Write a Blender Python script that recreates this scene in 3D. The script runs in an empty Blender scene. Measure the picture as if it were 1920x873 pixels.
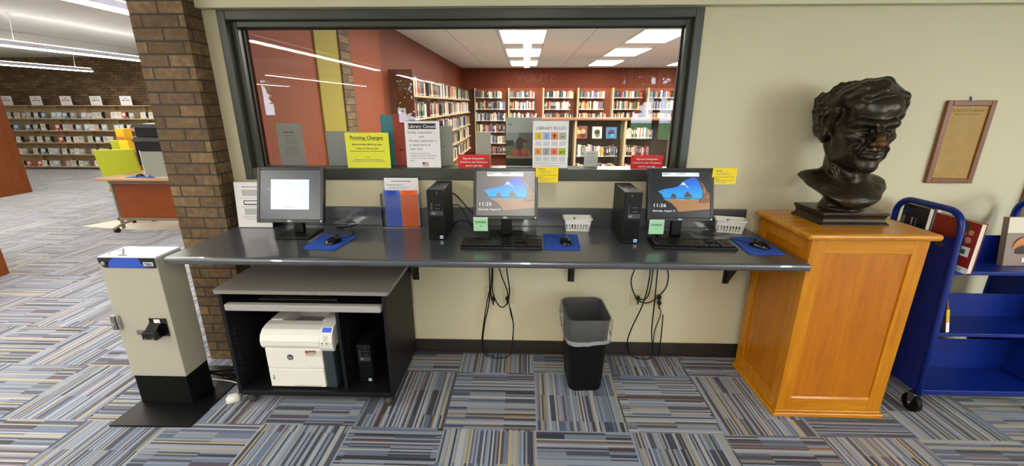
import bpy, bmesh, math, random
import numpy as np
from mathutils import Vector, Matrix

R = random.Random(7)
sc = bpy.context.scene
COL = sc.collection

# ------------------------------------------------------------------ camera
F_PX, PITCH, YAW, ROLL = 789.25, 0.2960, 0.0302, 0.0003
CAM = Vector((0.0387, -2.603, 1.677))
cp, sp, cy, sy = math.cos(PITCH), math.sin(PITCH), math.cos(YAW), math.sin(YAW)
fwd = Vector((-sy * cp, cy * cp, -sp)); right = Vector((cy, sy, 0)); up = right.cross(fwd)
r_ = math.cos(ROLL) * right + math.sin(ROLL) * up
u_ = -math.sin(ROLL) * right + math.cos(ROLL) * up
cd = bpy.data.cameras.new('camera'); cam = bpy.data.objects.new('camera', cd); COL.objects.link(cam)
cd.sensor_fit = 'HORIZONTAL'; cd.sensor_width = 36.0; cd.lens = F_PX * 36.0 / 1920.0
cd.clip_start = 0.05; cd.clip_end = 200
cam.matrix_world = Matrix(((r_.x, u_.x, -fwd.x, CAM.x), (r_.y, u_.y, -fwd.y, CAM.y), (r_.z, u_.z, -fwd.z, CAM.z), (0, 0, 0, 1)))
sc.camera = cam

# ------------------------------------------------------------------ world, exposure, light levels
w = bpy.data.worlds.new('world'); sc.world = w; w.use_nodes = True
bg = w.node_tree.nodes['Background']; bg.inputs[0].default_value = (0.75, 0.86, 1.0, 1); bg.inputs[1].default_value = 14.0
sc.view_settings.view_transform = 'Standard'; sc.view_settings.look = 'None'
sc.view_settings.gamma = 1.0; sc.view_settings.exposure = 0.78
sc.view_settings.use_curve_mapping = False
E_PENDANT_DOWN = 36.0     # pendant diffusers
E_PENDANT_UP = 6.5
E_TROFFER = 17.0
sc.cycles.use_denoising = True
sc.cycles.max_bounces = 7; sc.cycles.diffuse_bounces = 4; sc.cycles.glossy_bounces = 4
sc.cycles.transparent_max_bounces = 16; sc.cycles.transmission_bounces = 6
sc.cycles.sample_clamp_indirect = 6.0
sc.cycles.caustics_reflective = False; sc.cycles.caustics_refractive = False
GLASS_Y = 0.08

# ------------------------------------------------------------------ materials
MATS = {}
def srgb(c):
    if isinstance(c, str):
        c = c.lstrip('#'); c = [int(c[i:i+2], 16) / 255 for i in (0, 2, 4)]
    return tuple((v / 12.92 if v <= .04045 else ((v + .055) / 1.055) ** 2.4) for v in c)
def mat(name, col='#808080', rough=.5, metal=0., emit=0., spec=.5, noise=0., nscale=20, bump=0., bscale=200, coat=0.):
    if name in MATS: return MATS[name]
    m = bpy.data.materials.new(name); m.use_nodes = True; MATS[name] = m
    nt = m.node_tree; b = nt.nodes['Principled BSDF']; c = (*srgb(col), 1)
    b.inputs['Base Color'].default_value = c; b.inputs['Roughness'].default_value = rough
    b.inputs['Metallic'].default_value = metal; b.inputs['Specular IOR Level'].default_value = spec
    b.inputs['Coat Weight'].default_value = coat
    if emit:
        b.inputs['Emission Color'].default_value = c; b.inputs['Emission Strength'].default_value = emit
    tc = nt.nodes.new('ShaderNodeTexCoord')
    if noise:
        n = nt.nodes.new('ShaderNodeTexNoise'); n.inputs['Scale'].default_value = nscale; n.inputs['Detail'].default_value = 4
        nt.links.new(tc.outputs['Object'], n.inputs['Vector'])
        h = nt.nodes.new('ShaderNodeHueSaturation'); h.inputs['Color'].default_value = c
        mr = nt.nodes.new('ShaderNodeMapRange'); mr.inputs[3].default_value = 1 - noise; mr.inputs[4].default_value = 1 + noise
        mr.inputs[1].default_value = .25; mr.inputs[2].default_value = .75
        nt.links.new(n.outputs['Fac'], mr.inputs[0]); nt.links.new(mr.outputs[0], h.inputs['Value'])
        nt.links.new(h.outputs[0], b.inputs['Base Color'])
    if bump:
        n = nt.nodes.new('ShaderNodeTexNoise'); n.inputs['Scale'].default_value = bscale
        nt.links.new(tc.outputs['Object'], n.inputs['Vector'])
        bp = nt.nodes.new('ShaderNodeBump'); bp.inputs['Strength'].default_value = bump; bp.inputs['Distance'].default_value = .002
        nt.links.new(n.outputs['Fac'], bp.inputs['Height']); nt.links.new(bp.outputs[0], b.inputs['Normal'])
    return m
def glass(name, tint=(1, 1, 1), refl=.06, rough=.0):
    if name in MATS: return MATS[name]
    m = bpy.data.materials.new(name); m.use_nodes = True; MATS[name] = m; nt = m.node_tree; nt.nodes.clear()
    o = nt.nodes.new('ShaderNodeOutputMaterial'); t = nt.nodes.new('ShaderNodeBsdfTransparent'); g = nt.nodes.new('ShaderNodeBsdfGlossy')
    t.inputs[0].default_value = (*tint, 1); g.inputs['Roughness'].default_value = rough
    f = nt.nodes.new('ShaderNodeFresnel'); f.inputs[0].default_value = 1.5
    mth = nt.nodes.new('ShaderNodeMath'); mth.operation = 'MULTIPLY'; mth.inputs[1].default_value = refl / .04
    mx = nt.nodes.new('ShaderNodeMixShader'); nt.links.new(f.outputs[0], mth.inputs[0]); mth.use_clamp = True
    nt.links.new(mth.outputs[0], mx.inputs[0]); nt.links.new(t.outputs[0], mx.inputs[1]); nt.links.new(g.outputs[0], mx.inputs[2])
    nt.links.new(mx.outputs[0], o.inputs[0]); return m
def N(nt, t, **kw):
    n = nt.nodes.new(t)
    for k, v in kw.items():
        if k.startswith('i'): n.inputs[int(k[1:])].default_value = v
        else: setattr(n, k, v)
    return n
def M_(nt, op, a, b=None):
    n = nt.nodes.new('ShaderNodeMath'); n.operation = op
    for i, v in enumerate((a, b)):
        if v is None: continue
        if isinstance(v, (int, float)): n.inputs[i].default_value = v
        else: nt.links.new(v, n.inputs[i])
    return n.outputs[0]

def brick_mat(name, dark=1.0):
    m = bpy.data.materials.new(name); m.use_nodes = True; nt = m.node_tree; b = nt.nodes['Principled BSDF']
    uv = N(nt, 'ShaderNodeUVMap'); br = N(nt, 'ShaderNodeTexBrick')
    br.inputs['Scale'].default_value = 1.0; br.inputs['Mortar Size'].default_value = .0055; br.inputs['Mortar Smooth'].default_value = .3
    br.inputs['Brick Width'].default_value = .205; br.inputs['Row Height'].default_value = .067; br.inputs['Bias'].default_value = 0
    br.inputs['Color1'].default_value = (0, 0, 0, 1); br.inputs['Color2'].default_value = (1, 1, 1, 1); br.inputs['Mortar'].default_value = (.5, .5, .5, 1)
    nt.links.new(uv.outputs[0], br.inputs['Vector'])
    ns = N(nt, 'ShaderNodeTexNoise'); ns.inputs['Scale'].default_value = 28; ns.inputs['Detail'].default_value = 6; nt.links.new(uv.outputs[0], ns.inputs['Vector'])
    n2 = N(nt, 'ShaderNodeTexNoise'); n2.inputs['Scale'].default_value = 5; nt.links.new(uv.outputs[0], n2.inputs['Vector'])
    s = M_(nt, 'ADD', M_(nt, 'ADD', M_(nt, 'MULTIPLY', br.outputs['Color'], .7), .15), M_(nt, 'MULTIPLY', M_(nt, 'SUBTRACT', ns.outputs['Fac'], .5), 1.6))
    s = M_(nt, 'ADD', s, M_(nt, 'MULTIPLY', M_(nt, 'SUBTRACT', n2.outputs['Fac'], .5), .9))
    cr = N(nt, 'ShaderNodeValToRGB'); e = cr.color_ramp.elements
    pal = [(0, '#56442f'), (.3, '#654f38'), (.55, '#705a40'), (.8, '#7d6547'), (1, '#8c7350')]
    e[0].position = 0; e[0].color = (*srgb(pal[0][1]), 1); e[1].position = 1; e[1].color = (*srgb(pal[-1][1]), 1)
    for p, c in pal[1:-1]: x = e.new(p); x.color = (*srgb(c), 1)
    nt.links.new(s, cr.inputs[0])
    mx = N(nt, 'ShaderNodeMix', data_type='RGBA'); mx.inputs[7].default_value = (*srgb('#40352a'), 1)
    nt.links.new(br.outputs['Fac'], mx.inputs[0]); nt.links.new(cr.outputs[0], mx.inputs[6])
    nt.links.new(mx.outputs[2], b.inputs['Base Color']); b.inputs['Roughness'].default_value = .85
    h = M_(nt, 'ADD', M_(nt, 'MULTIPLY', br.outputs['Fac'], -1.0), M_(nt, 'MULTIPLY', ns.outputs['Fac'], .35))
    bp = N(nt, 'ShaderNodeBump'); bp.inputs['Strength'].default_value = .8; bp.inputs['Distance'].default_value = .006
    nt.links.new(h, bp.inputs['Height']); nt.links.new(bp.outputs[0], b.inputs['Normal'])
    MATS[name] = m; return m

def wood_mat(name, c1, c2, axis='Z', scale=1.0, rough=.35):
    m = bpy.data.materials.new(name); m.use_nodes = True; nt = m.node_tree; b = nt.nodes['Principled BSDF']
    tc = N(nt, 'ShaderNodeTexCoord'); mp = N(nt, 'ShaderNodeMapping')
    s = {'Z': (14, 14, 1.0), 'X': (1.0, 14, 14), 'Y': (14, 1.0, 14)}[axis]
    mp.inputs['Scale'].default_value = tuple(v * scale for v in s)
    nt.links.new(tc.outputs['Object'], mp.inputs[0])
    n = N(nt, 'ShaderNodeTexNoise'); n.inputs['Scale'].default_value = 1.6; n.inputs['Detail'].default_value = 6; n.inputs['Distortion'].default_value = 1.2
    nt.links.new(mp.outputs[0], n.inputs['Vector'])
    n3 = N(nt, 'ShaderNodeTexNoise'); n3.inputs['Scale'].default_value = 9; n3.inputs['Detail'].default_value = 3
    nt.links.new(mp.outputs[0], n3.inputs['Vector'])
    v = M_(nt, 'ADD', M_(nt, 'MULTIPLY', n.outputs['Fac'], .7), M_(nt, 'MULTIPLY', n3.outputs['Fac'], .3))
    cr = N(nt, 'ShaderNodeValToRGB'); e = cr.color_ramp.elements
    e[0].position = .35; e[0].color = (*srgb(c1), 1); e[1].position = .65; e[1].color = (*srgb(c2), 1)
    nt.links.new(v, cr.inputs[0]); nt.links.new(cr.outputs[0], b.inputs['Base Color'])
    b.inputs['Roughness'].default_value = rough; MATS[name] = m; return m

def carpet_mat():
    m = bpy.data.materials.new('striped_carpet_tiles'); m.use_nodes = True; nt = m.node_tree; b = nt.nodes['Principled BSDF']
    g = N(nt, 'ShaderNodeNewGeometry'); sx = N(nt, 'ShaderNodeSeparateXYZ'); nt.links.new(g.outputs['Position'], sx.inputs[0])
    T = .5
    X = M_(nt, 'DIVIDE', M_(nt, 'SUBTRACT', sx.outputs[0], 0.1125 - 50), T)
    Y = M_(nt, 'DIVIDE', M_(nt, 'SUBTRACT', sx.outputs[1], -0.7414 - 50), T)
    ix, iy = M_(nt, 'FLOOR', X), M_(nt, 'FLOOR', Y); fx, fy = M_(nt, 'FRACT', X), M_(nt, 'FRACT', Y)
    par = M_(nt, 'MODULO', M_(nt, 'ADD', ix, iy), 2.0)           # 0: stripes along y, 1: stripes along x
    inv = M_(nt, 'SUBTRACT', 1.0, par)
    a = M_(nt, 'ADD', M_(nt, 'MULTIPLY', fx, inv), M_(nt, 'MULTIPLY', fy, par))    # across stripes
    l = M_(nt, 'ADD', M_(nt, 'MULTIPLY', fy, inv), M_(nt, 'MULTIPLY', fx, par))    # along stripes
    def cxyz(x, y, z):
        c = N(nt, 'ShaderNodeCombineXYZ')
        for i, v in enumerate((x, y, z)):
            if isinstance(v, (int, float)): c.inputs[i].default_value = v
            else: nt.links.new(v, c.inputs[i])
        return c.outputs[0]
    def wn(vec, out='Value'):
        n = N(nt, 'ShaderNodeTexWhiteNoise', noise_dimensions='3D'); nt.links.new(vec, n.inputs['Vector']); return n.outputs[out]
    tid = M_(nt, 'ADD', M_(nt, 'MULTIPLY', ix, 17.13), M_(nt, 'MULTIPLY', iy, 5.71))
    # segment breaks along the stripe: three per tile, shifted per tile
    seg = M_(nt, 'FLOOR', M_(nt, 'ADD', M_(nt, 'MULTIPLY', l, 2.3), M_(nt, 'MULTIPLY', wn(cxyz(tid, 3.3, 0)), 1.0)))
    # fine lines: 50 yarn rows across
    rows = M_(nt, 'MULTIPLY', a, 52.0); ri = M_(nt, 'FLOOR', rows)
    # coarse bands: irregular, from a noise over row index
    band = M_(nt, 'FLOOR', M_(nt, 'ADD', M_(nt, 'MULTIPLY', a, 15.0), M_(nt, 'MULTIPLY', wn(cxyz(tid, M_(nt, 'FLOOR', M_(nt, 'MULTIPLY', a, 5.0)), 1.1)), .9)))
    v1 = wn(cxyz(band, tid, seg)); v2 = wn(cxyz(ri, tid, 7.7)); v2b = wn(cxyz(ri, tid, M_(nt, 'ADD', seg, 20.0)))
    tv = wn(cxyz(tid, 9.1, 2.2)); segv = wn(cxyz(tid, seg, 4.4))
    def ramp(fac, pal):
        cr = N(nt, 'ShaderNodeValToRGB'); cr.color_ramp.interpolation = 'CONSTANT'; e = cr.color_ramp.elements
        e[0].position = 0; e[0].color = (*srgb(pal[0][1]), 1); e[1].position = pal[-1][0]; e[1].color = (*srgb(pal[-1][1]), 1)
        for p, c in pal[1:-1]: x = e.new(p); x.color = (*srgb(c), 1)
        nt.links.new(fac, cr.inputs[0]); return cr.outputs[0]
    v1s = M_(nt, 'ADD', M_(nt, 'MULTIPLY', v1, .72), M_(nt, 'MULTIPLY', segv, .28))
    base = ramp(v1s, [(0, '#1c2030'), (.18, '#2d3346'), (.36, '#3b4155'), (.48, '#42394a'), (.55, '#4c566e'), (.68, '#5c6880'), (.82, '#6f7687')])
    line = ramp(v2, [(0, '#828b9e'), (.34, '#9b9da6'), (.6, '#969082'), (.74, '#a8956a'), (.785, '#7c5448'), (.825, '#7f8698'), (.90, '#1e2230')])
    isl = M_(nt, 'GREATER_THAN', v2b, .62)
    both = M_(nt, 'MULTIPLY', M_(nt, 'GREATER_THAN', wn(cxyz(ri, tid, 3.9)), .64), 1.0)
    isl = M_(nt, 'MAXIMUM', M_(nt, 'MULTIPLY', isl, .6), both)
    mx = N(nt, 'ShaderNodeMix', data_type='RGBA'); nt.links.new(isl, mx.inputs[0]); nt.links.new(base, mx.inputs[6]); nt.links.new(line, mx.inputs[7])
    # fibre grain
    tcn = N(nt, 'ShaderNodeTexNoise'); tcn.inputs['Scale'].default_value = 260; tcn.inputs['Detail'].default_value = 2
    nt.links.new(g.outputs['Position'], tcn.inputs['Vector'])
    hs = N(nt, 'ShaderNodeHueSaturation'); nt.links.new(mx.outputs[2], hs.inputs['Color'])
    val = M_(nt, 'MULTIPLY', M_(nt, 'ADD', .6, M_(nt, 'MULTIPLY', tcn.outputs['Fac'], .8)), M_(nt, 'ADD', .9, M_(nt, 'MULTIPLY', tv, .2)))
    nt.links.new(val, hs.inputs['Value']); nt.links.new(hs.outputs[0], b.inputs['Base Color'])
    b.inputs['Roughness'].default_value = .95; b.inputs['Specular IOR Level'].default_value = .15
    b.inputs['Sheen Weight'].default_value = .55; b.inputs['Sheen Roughness'].default_value = .45; b.inputs['Sheen Tint'].default_value = (1, .97, .93, 1)
    MATS['striped_carpet_tiles'] = m; return m

# ------------------------------------------------------------------ mesh builder
class MB:
    def __init__(s): s.bm = bmesh.new(); s.mats = []; s.uv = s.bm.loops.layers.uv.new('UVMap')
    def mi(s, m):
        if m is None: return 0
        if m not in s.mats: s.mats.append(m)
        return s.mats.index(m)
    def _fin(s, faces, m, smooth=False):
        i = s.mi(m)
        for f in faces: f.material_index = i; f.smooth = smooth
    def box(s, lo, hi, m=None, bev=0., mtx=None, seg=2):
        ret = bmesh.ops.create_cube(s.bm, size=1); vs = ret['verts']
        c = [(a + b) / 2 for a, b in zip(lo, hi)]; d = [max(abs(b - a), 1e-5) for a, b in zip(lo, hi)]
        for v in vs: v.co = Vector((c[0] + v.co.x * d[0], c[1] + v.co.y * d[1], c[2] + v.co.z * d[2]))
        fs = list({f for v in vs for f in v.link_faces})
        if bev > 0:
            es = list({e for v in vs for e in v.link_edges})
            r = bmesh.ops.bevel(s.bm, geom=es, offset=min(bev, min(d) * .45), segments=seg, affect='EDGES', profile=.5)
            fs = list({f for q in r['faces'] for v in q.verts for f in v.link_faces})
            vs = list({v for f in fs for v in f.verts})
        if mtx is not None: bmesh.ops.transform(s.bm, matrix=mtx, verts=vs)
        s._fin(fs, m); s.boxuv(fs); return s
    def boxuv(s, fs):
        for f in fs:
            n = f.normal if f.normal.length > 0 else Vector((0, 0, 1)); f.normal_update(); n = f.normal
            ax = max(range(3), key=lambda i: abs(n[i]))
            for l in f.loops:
                c = l.vert.co
                l[s.uv].uv = (c.y, c.z) if ax == 0 else ((c.x, c.z) if ax == 1 else (c.x, c.y))
    def poly(s, pts, m=None, smooth=False):
        vs = [s.bm.verts.new(p) for p in pts]; f = s.bm.faces.new(vs); s._fin([f], m, smooth); s.boxuv([f]); return s
    def prism(s, pts, axis, a, b, m=None, smooth=False, mtx=None):
        """extrude a 2D polygon: axis 'x': pts=(y,z); 'y': pts=(x,z); 'z': pts=(x,y)"""
        def P(p, t): return (t, p[0], p[1]) if axis == 'x' else ((p[0], t, p[1]) if axis == 'y' else (p[0], p[1], t))
        A = [s.bm.verts.new(P(p, a)) for p in pts]; B = [s.bm.verts.new(P(p, b)) for p in pts]; fs = []
        n = len(pts)
        caps = [s.bm.faces.new(A), s.bm.faces.new(B[::-1])]
        for i in range(n): fs.append(s.bm.faces.new((A[i], B[i], B[(i + 1) % n], A[(i + 1) % n])))
        if mtx is not None: bmesh.ops.transform(s.bm, matrix=mtx, verts=A + B)
        bmesh.ops.recalc_face_normals(s.bm, faces=caps + fs)
        s._fin(caps, m); s._fin(fs, m, smooth); s.boxuv(caps + fs); return s
    def cyl(s, p0, p1, r0, r1=None, m=None, n=20, smooth=True, caps=True):
        return s.tube([p0, p1], [r0, r0 if r1 is None else r1], m, n, caps=caps)
    def tube(s, pts, rad, m=None, n=10, caps=True, closed=False):
        pts = [Vector(p) for p in pts]; k = len(pts)
        if not isinstance(rad, (list, tuple)): rad = [rad] * k
        rings = []; prev = None
        for i, p in enumerate(pts):
            if closed: t = pts[(i + 1) % k] - pts[i - 1]
            else: t = pts[min(i + 1, k - 1)] - pts[max(i - 1, 0)]
            t.normalize()
            if prev is None:
                a = Vector((0, 0, 1)) if abs(t.z) < .9 else Vector((1, 0, 0)); x = t.cross(a).normalized()
            else:
                x = prev - t * prev.dot(t)
                x = x.normalized() if x.length > 1e-6 else t.orthogonal().normalized()
            y = t.cross(x); prev = x
            rings.append([s.bm.verts.new(p + (x * math.cos(2 * math.pi * j / n) + y * math.sin(2 * math.pi * j / n)) * rad[i]) for j in range(n)])
        fs = []
        for i in range(k if closed else k - 1):
            A, B = rings[i], rings[(i + 1) % k]
            for j in range(n): fs.append(s.bm.faces.new((A[j], A[(j + 1) % n], B[(j + 1) % n], B[j])))
        s._fin(fs, m, True)
        if caps and not closed:
            s._fin([s.bm.faces.new(rings[0][::-1]), s.bm.faces.new(rings[-1])], m)
        return s
    def lathe(s, prof, c, m=None, n=28, axis='z', smooth=True):
        rings = []
        for r, h in prof:
            ring = []
            for j in range(n):
                a = 2 * math.pi * j / n; x, y = r * math.cos(a), r * math.sin(a)
                co = (c[0] + x, c[1] + y, c[2] + h) if axis == 'z' else ((c[0] + h, c[1] + x, c[2] + y) if axis == 'x' else (c[0] + x, c[1] + h, c[2] + y))
                ring.append(s.bm.verts.new(co))
            rings.append(ring)
        fs = []
        for A, B in zip(rings, rings[1:]):
            for j in range(n): fs.append(s.bm.faces.new((A[j], A[(j + 1) % n], B[(j + 1) % n], B[j])))
        s._fin(fs, m, smooth); caps = [s.bm.faces.new(rings[0]), s.bm.faces.new(rings[-1])]; s._fin(caps, m)
        bmesh.ops.recalc_face_normals(s.bm, faces=fs + caps); return s
    def loft(s, rings, m=None, smooth=True, cap0=True, cap1=True):
        vs = [[s.bm.verts.new(p) for p in r] for r in rings]; fs = []; n = len(rings[0])
        for A, B in zip(vs, vs[1:]):
            for j in range(n): fs.append(s.bm.faces.new((A[j], A[(j + 1) % n], B[(j + 1) % n], B[j])))
        s._fin(fs, m, smooth); c = []
        if cap0: c.append(s.bm.faces.new(vs[0][::-1]))
        if cap1: c.append(s.bm.faces.new(vs[-1]))
        s._fin(c, m); return s
    def ell(s, c, r, m=None, u=20, v=12):
        ret = bmesh.ops.create_uvsphere(s.bm, u_segments=u, v_segments=v, radius=1)
        for q in ret['verts']: q.co = Vector((c[0] + q.co.x * r[0], c[1] + q.co.y * r[1], c[2] + q.co.z * r[2]))
        s._fin(list({f for q in ret['verts'] for f in q.link_faces}), m, True); return s
    def raw(s, verts, faces, m=None, smooth=False, mtx=None):
        vs = [s.bm.verts.new((mtx @ Vector(v)) if mtx is not None else v) for v in verts]
        fs = []
        for f in faces:
            try: fs.append(s.bm.faces.new([vs[i] for i in f]))
            except ValueError: pass
        s._fin(fs, m, smooth); return s
    def build(s, name, parent=None, origin=None, m=None, label=None, loc=None):
        me = bpy.data.meshes.new(name)
        if origin is not None: bmesh.ops.translate(s.bm, vec=-Vector(origin), verts=s.bm.verts)
        s.bm.to_mesh(me); s.bm.free()
        for q in (s.mats or ([m] if m else [])): me.materials.append(q)
        o = bpy.data.objects.new(name, me); COL.objects.link(o)
        if origin is not None: o.location = origin
        if parent is not None: o.parent = parent
        if label: o['label'] = label
        return o
def empty(name, loc=(0, 0, 0), rz=0.):
    o = bpy.data.objects.new(name, None); COL.objects.link(o); o.location = loc; o.rotation_euler = (0, 0, rz); o.empty_display_size = .05; return o
def tag(o, label=None, cat=None, group=None, kind=None):
    if label: o['label'] = label
    if cat: o['category'] = cat
    if group: o['group'] = group
    if kind: o['kind'] = kind
    return o
def struct(mb, name, m=None): return tag(mb.build(name, m=m), kind='structure')
def thing(name, label, cat, loc=(0, 0, 0), rz=0., group=None): return tag(empty(name, loc, rz), label, cat, group)

# ---- text as mesh
_tc = {}
def text_geo(s, size, bold=0., align='CENTER', spacing=1.0):
    key = (s, round(size, 5), bold, align, spacing)
    if key in _tc: return _tc[key]
    cu = bpy.data.curves.new('t', 'FONT'); cu.body = s; cu.size = size; cu.align_x = align; cu.offset = bold * size
    cu.resolution_u = 3; cu.space_character = spacing
    o = bpy.data.objects.new('t', cu); COL.objects.link(o)
    dg = bpy.context.evaluated_depsgraph_get(); dg.update()
    me = bpy.data.meshes.new_from_object(o.evaluated_get(dg))
    g = ([tuple(v.co) for v in me.vertices], [tuple(p.vertices) for p in me.polygons])
    bpy.data.objects.remove(o); bpy.data.curves.remove(cu); bpy.data.meshes.remove(me)
    _tc[key] = g; return g
# text lies in x (right) / z (up), facing -y
XZ = Matrix(((1, 0, 0, 0), (0, 0, -1, 0), (0, 1, 0, 0), (0, 0, 0, 1)))
def put_text(mb, s, x, y, z, size, m, bold=0., align='CENTER', mtx=None, width=None, spacing=1.0):
    v, f = text_geo(s, size, bold, align, spacing)
    sx = 1.0
    if width and v:
        w_ = max(a[0] for a in v) - min(a[0] for a in v)
        if w_ > 0: sx = width / w_
    M = Matrix.Translation((x, y, z)) @ XZ @ Matrix.Diagonal((sx, 1, 1, 1))
    if mtx is not None: M = mtx @ M
    mb.raw(v, f, m, mtx=M)
def dashes(mb, x0, x1, y, z, h, m, seed=0, mtx=None, align='l'):
    """a line of print too small to read: word-long dashes"""
    rr = random.Random(seed); x = x0
    while x < x1 - h:
        l = min(rr.uniform(2.2, 6.5) * h, x1 - x)
        pts = [(x, y, z - h / 2), (x + l, y, z - h / 2), (x + l, y, z + h / 2), (x, y, z + h / 2)]
        if mtx is not None: pts = [mtx @ Vector(p) for p in pts]
        mb.poly(pts, m); x += l + h * .9
def copy_tree(o, parent=None):
    c = o.copy(); COL.objects.link(c)
    if parent is not None: c.parent = parent
    for ch in list(o.children): copy_tree(ch, c)
    return c
# ------------------------------------------------------------------ shared materials
mat('wall_paint', '#d6ccae', .7, noise=.015, nscale=3, bump=.12, bscale=350)
mat('soffit_paint', '#dcd6b6', .7)
mat('white_ceiling', '#e9e7e0', .9, noise=.01, nscale=2)
mat('study_ceiling_white', '#e8e8da', .9, noise=.02, nscale=90)
mat('orange_wall', '#87390a', .7, noise=.03, nscale=3)
mat('rust_wall', '#6e2a08', .7, noise=.03, nscale=3)
mat('yellow_wall', '#988b28', .7)
mat('baseboard_rubber', '#2c2521', .5)
mat('frame_paint', '#3f423c', .33, noise=.06, nscale=6)
mat('joint_dark', '#5a5852', .8)
brick_mat('brown_brick'); carpet_mat()
mat('dark_metal', '#121214', .4); mat('black_plastic', '#08080a', .4, spec=.35); mat('black_matte', '#060607', .8, spec=.2)
mat('black_gloss', '#0a0a0b', .12); mat('screen_bezel', '#17171a', .32)
mat('white_plastic', '#e6e4dd', .4); mat('paper_white', '#f1edf0', .7); mat('grey_paper', '#a9a8a6', .7)
mat('ink', '#2b2b2e', .8); mat('ink_grey', '#85838a', .8); mat('chrome', '#c9c9c6', .2, metal=1)
mat('steel', '#9a9a98', .35, metal=1); mat('acrylic_edge', '#9b9d9a', .2)
glass('clear_acrylic', (.97, .97, .97), .05); glass('window_pane', (.95, .96, .94), .036)

# ------------------------------------------------------------------ floor, walls, ceilings
b = MB(); b.box((-16.2, -16.4, -.05), (9.2, 9.5, 0), MATS['striped_carpet_tiles']); struct(b, 'floor')
OX0, OX1, OZ0, OZ1 = -1.72, 1.02, 1.225, 2.187
W = MATS['wall_paint']
b = MB()
b.box((-1.808, 0, 0), (OX0, .15, 2.82), W); b.box((OX1, 0, 0), (9.0, .15, 2.82), W)
b.box((OX0, 0, 0), (OX1, .15, OZ0), W); b.box((OX0, 0, OZ1), (OX1, .15, 2.82), W)
struct(b, 'wall_back')
b = MB(); b.box((-1.806, -.052, OZ1 + .004), (9.0, -.0005, 2.819), MATS['soffit_paint'], .003); struct(b, 'trim_1')
b = MB(); b.box((-1.806, -.012, 0), (9.0, -.0005, .100), MATS['baseboard_rubber'], .002)
b.box((-1.806, -.024, 0), (9.0, -.012, .012), MATS['baseboard_rubber'], .004); struct(b, 'baseboard_back')
b = MB(); b.box((-2.113, -.14, 0), (-1.8085, .42, 2.82), MATS['brown_brick']); struct(b, 'wall_pillar')
b = MB(); b.box((-16.2, 8.62, 0), (-1.751, 8.8, 2.82), MATS['brown_brick']); struct(b, 'wall_far_left')
b = MB(); b.box((-16.3, -16.4, 0), (-16.2, 8.8, 2.82), W); struct(b, 'wall_left')
b = MB(); b.box((9.0, -7.0, 0), (9.1, .15, 2.82), W); struct(b, 'wall_right')
b = MB(); b.box((3.052, -.03, 0), (3.14, -.0005, 2.187), mat('brown_trim', '#6b5638', .5)); struct(b, 'door_1')
# ceilings
b = MB(); b.box((-16.2, -16.4, 2.82), (9.1, 0, 2.9), MATS['white_ceiling']); b.box((-16.2, 0, 2.82), (-1.751, 8.8, 2.9), MATS['white_ceiling'])
for x in (-5.0, -8.35, -11.7):
    b.box((x - .004, -16, 2.8175), (x + .004, 8.6, 2.8202), MATS['joint_dark'])
struct(b, 'ceiling')
b = MB(); b.box((-1.65, .15, 2.6), (5.2, 9.3, 2.66), MATS['study_ceiling_white'])
for x in (-.35, .32, 1.55, 2.2, -1.0, .95): b.box((x - .003, .15, 2.5985), (x + .003, 9.3, 2.6005), MATS['joint_dark'])
struct(b, 'ceiling_study')
# study walls
b = MB(); b.box((-1.75, .4205, 0), (-1.65, 2.62, 2.7), MATS['orange_wall']); b.box((-1.75, 2.62, 0), (-1.65, 9.3, 2.7), MATS['rust_wall'])
b.box((-1.75, .151, 0), (-1.65, .4205, 2.7), MATS['orange_wall']); struct(b, 'wall_study_left')
b = MB(); b.box((-1.65, .98, 0), (-1.635, 1.42, 2.6), MATS['yellow_wall']); struct(b, 'trim_2')
b = MB(); b.box((-1.65, 1.42, 0), (-1.62, 1.66, 2.6), MATS['brown_brick']); struct(b, 'trim_3')
b = MB(); b.box((-1.75, 9.3, 0), (5.3, 9.4, 2.7), MATS['rust_wall']); struct(b, 'wall_study_back')
b = MB(); b.box((5.2, .15, 0), (5.3, 9.3, 2.7), MATS['rust_wall']); struct(b, 'wall_study_right')

# behind the camera: near wall with windows and the STUDY sign, far wall with windows
def wall_with_holes(name, x0, x1, y0, y1, zt, holes, m):
    b = MB(); hs = sorted(holes); x = x0
    for (a, c, z0, z1) in hs:
        b.box((x, y0, 0), (a, y1, zt), m); b.box((a, y0, 0), (c, y1, z0), m); b.box((a, y0, z1), (c, y1, zt), m); x = c
    b.box((x, y0, 0), (x1, y1, zt), m); struct(b, name)
NW = 2 * GLASS_Y - 7.0
wall_with_holes('wall_front', -1.75, 9.0, NW - .15, NW, 2.82, [(2.12, 2.22, .9, 2.45), (2.34, 2.86, .9, 2.45), (2.95, 3.35, .9, 2.45), (4.4, 6.3, .5, 2.5), (6.6, 8.5, .5, 2.5)], W)  # the widest pair of openings is unseen, added to let in more daylight
wall_with_holes('wall_front_far', -16.2, -1.75, -16.2, -16.05, 2.82, [(-11.4, -10.9, 1.2, 2.7), (-5.5, -4.3, .9, 2.75)], W)
b = MB(); b.box((-1.85, -16.05, 0), (-1.75, NW - .15, 2.82), W); struct(b, 'wall_front_side')
b = MB(); b.box((-1.74, NW + .0005, 1.95), (2.10, NW + .006, 2.819), MATS['rust_wall']); struct(b, 'trim_4')
n = 2
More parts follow.
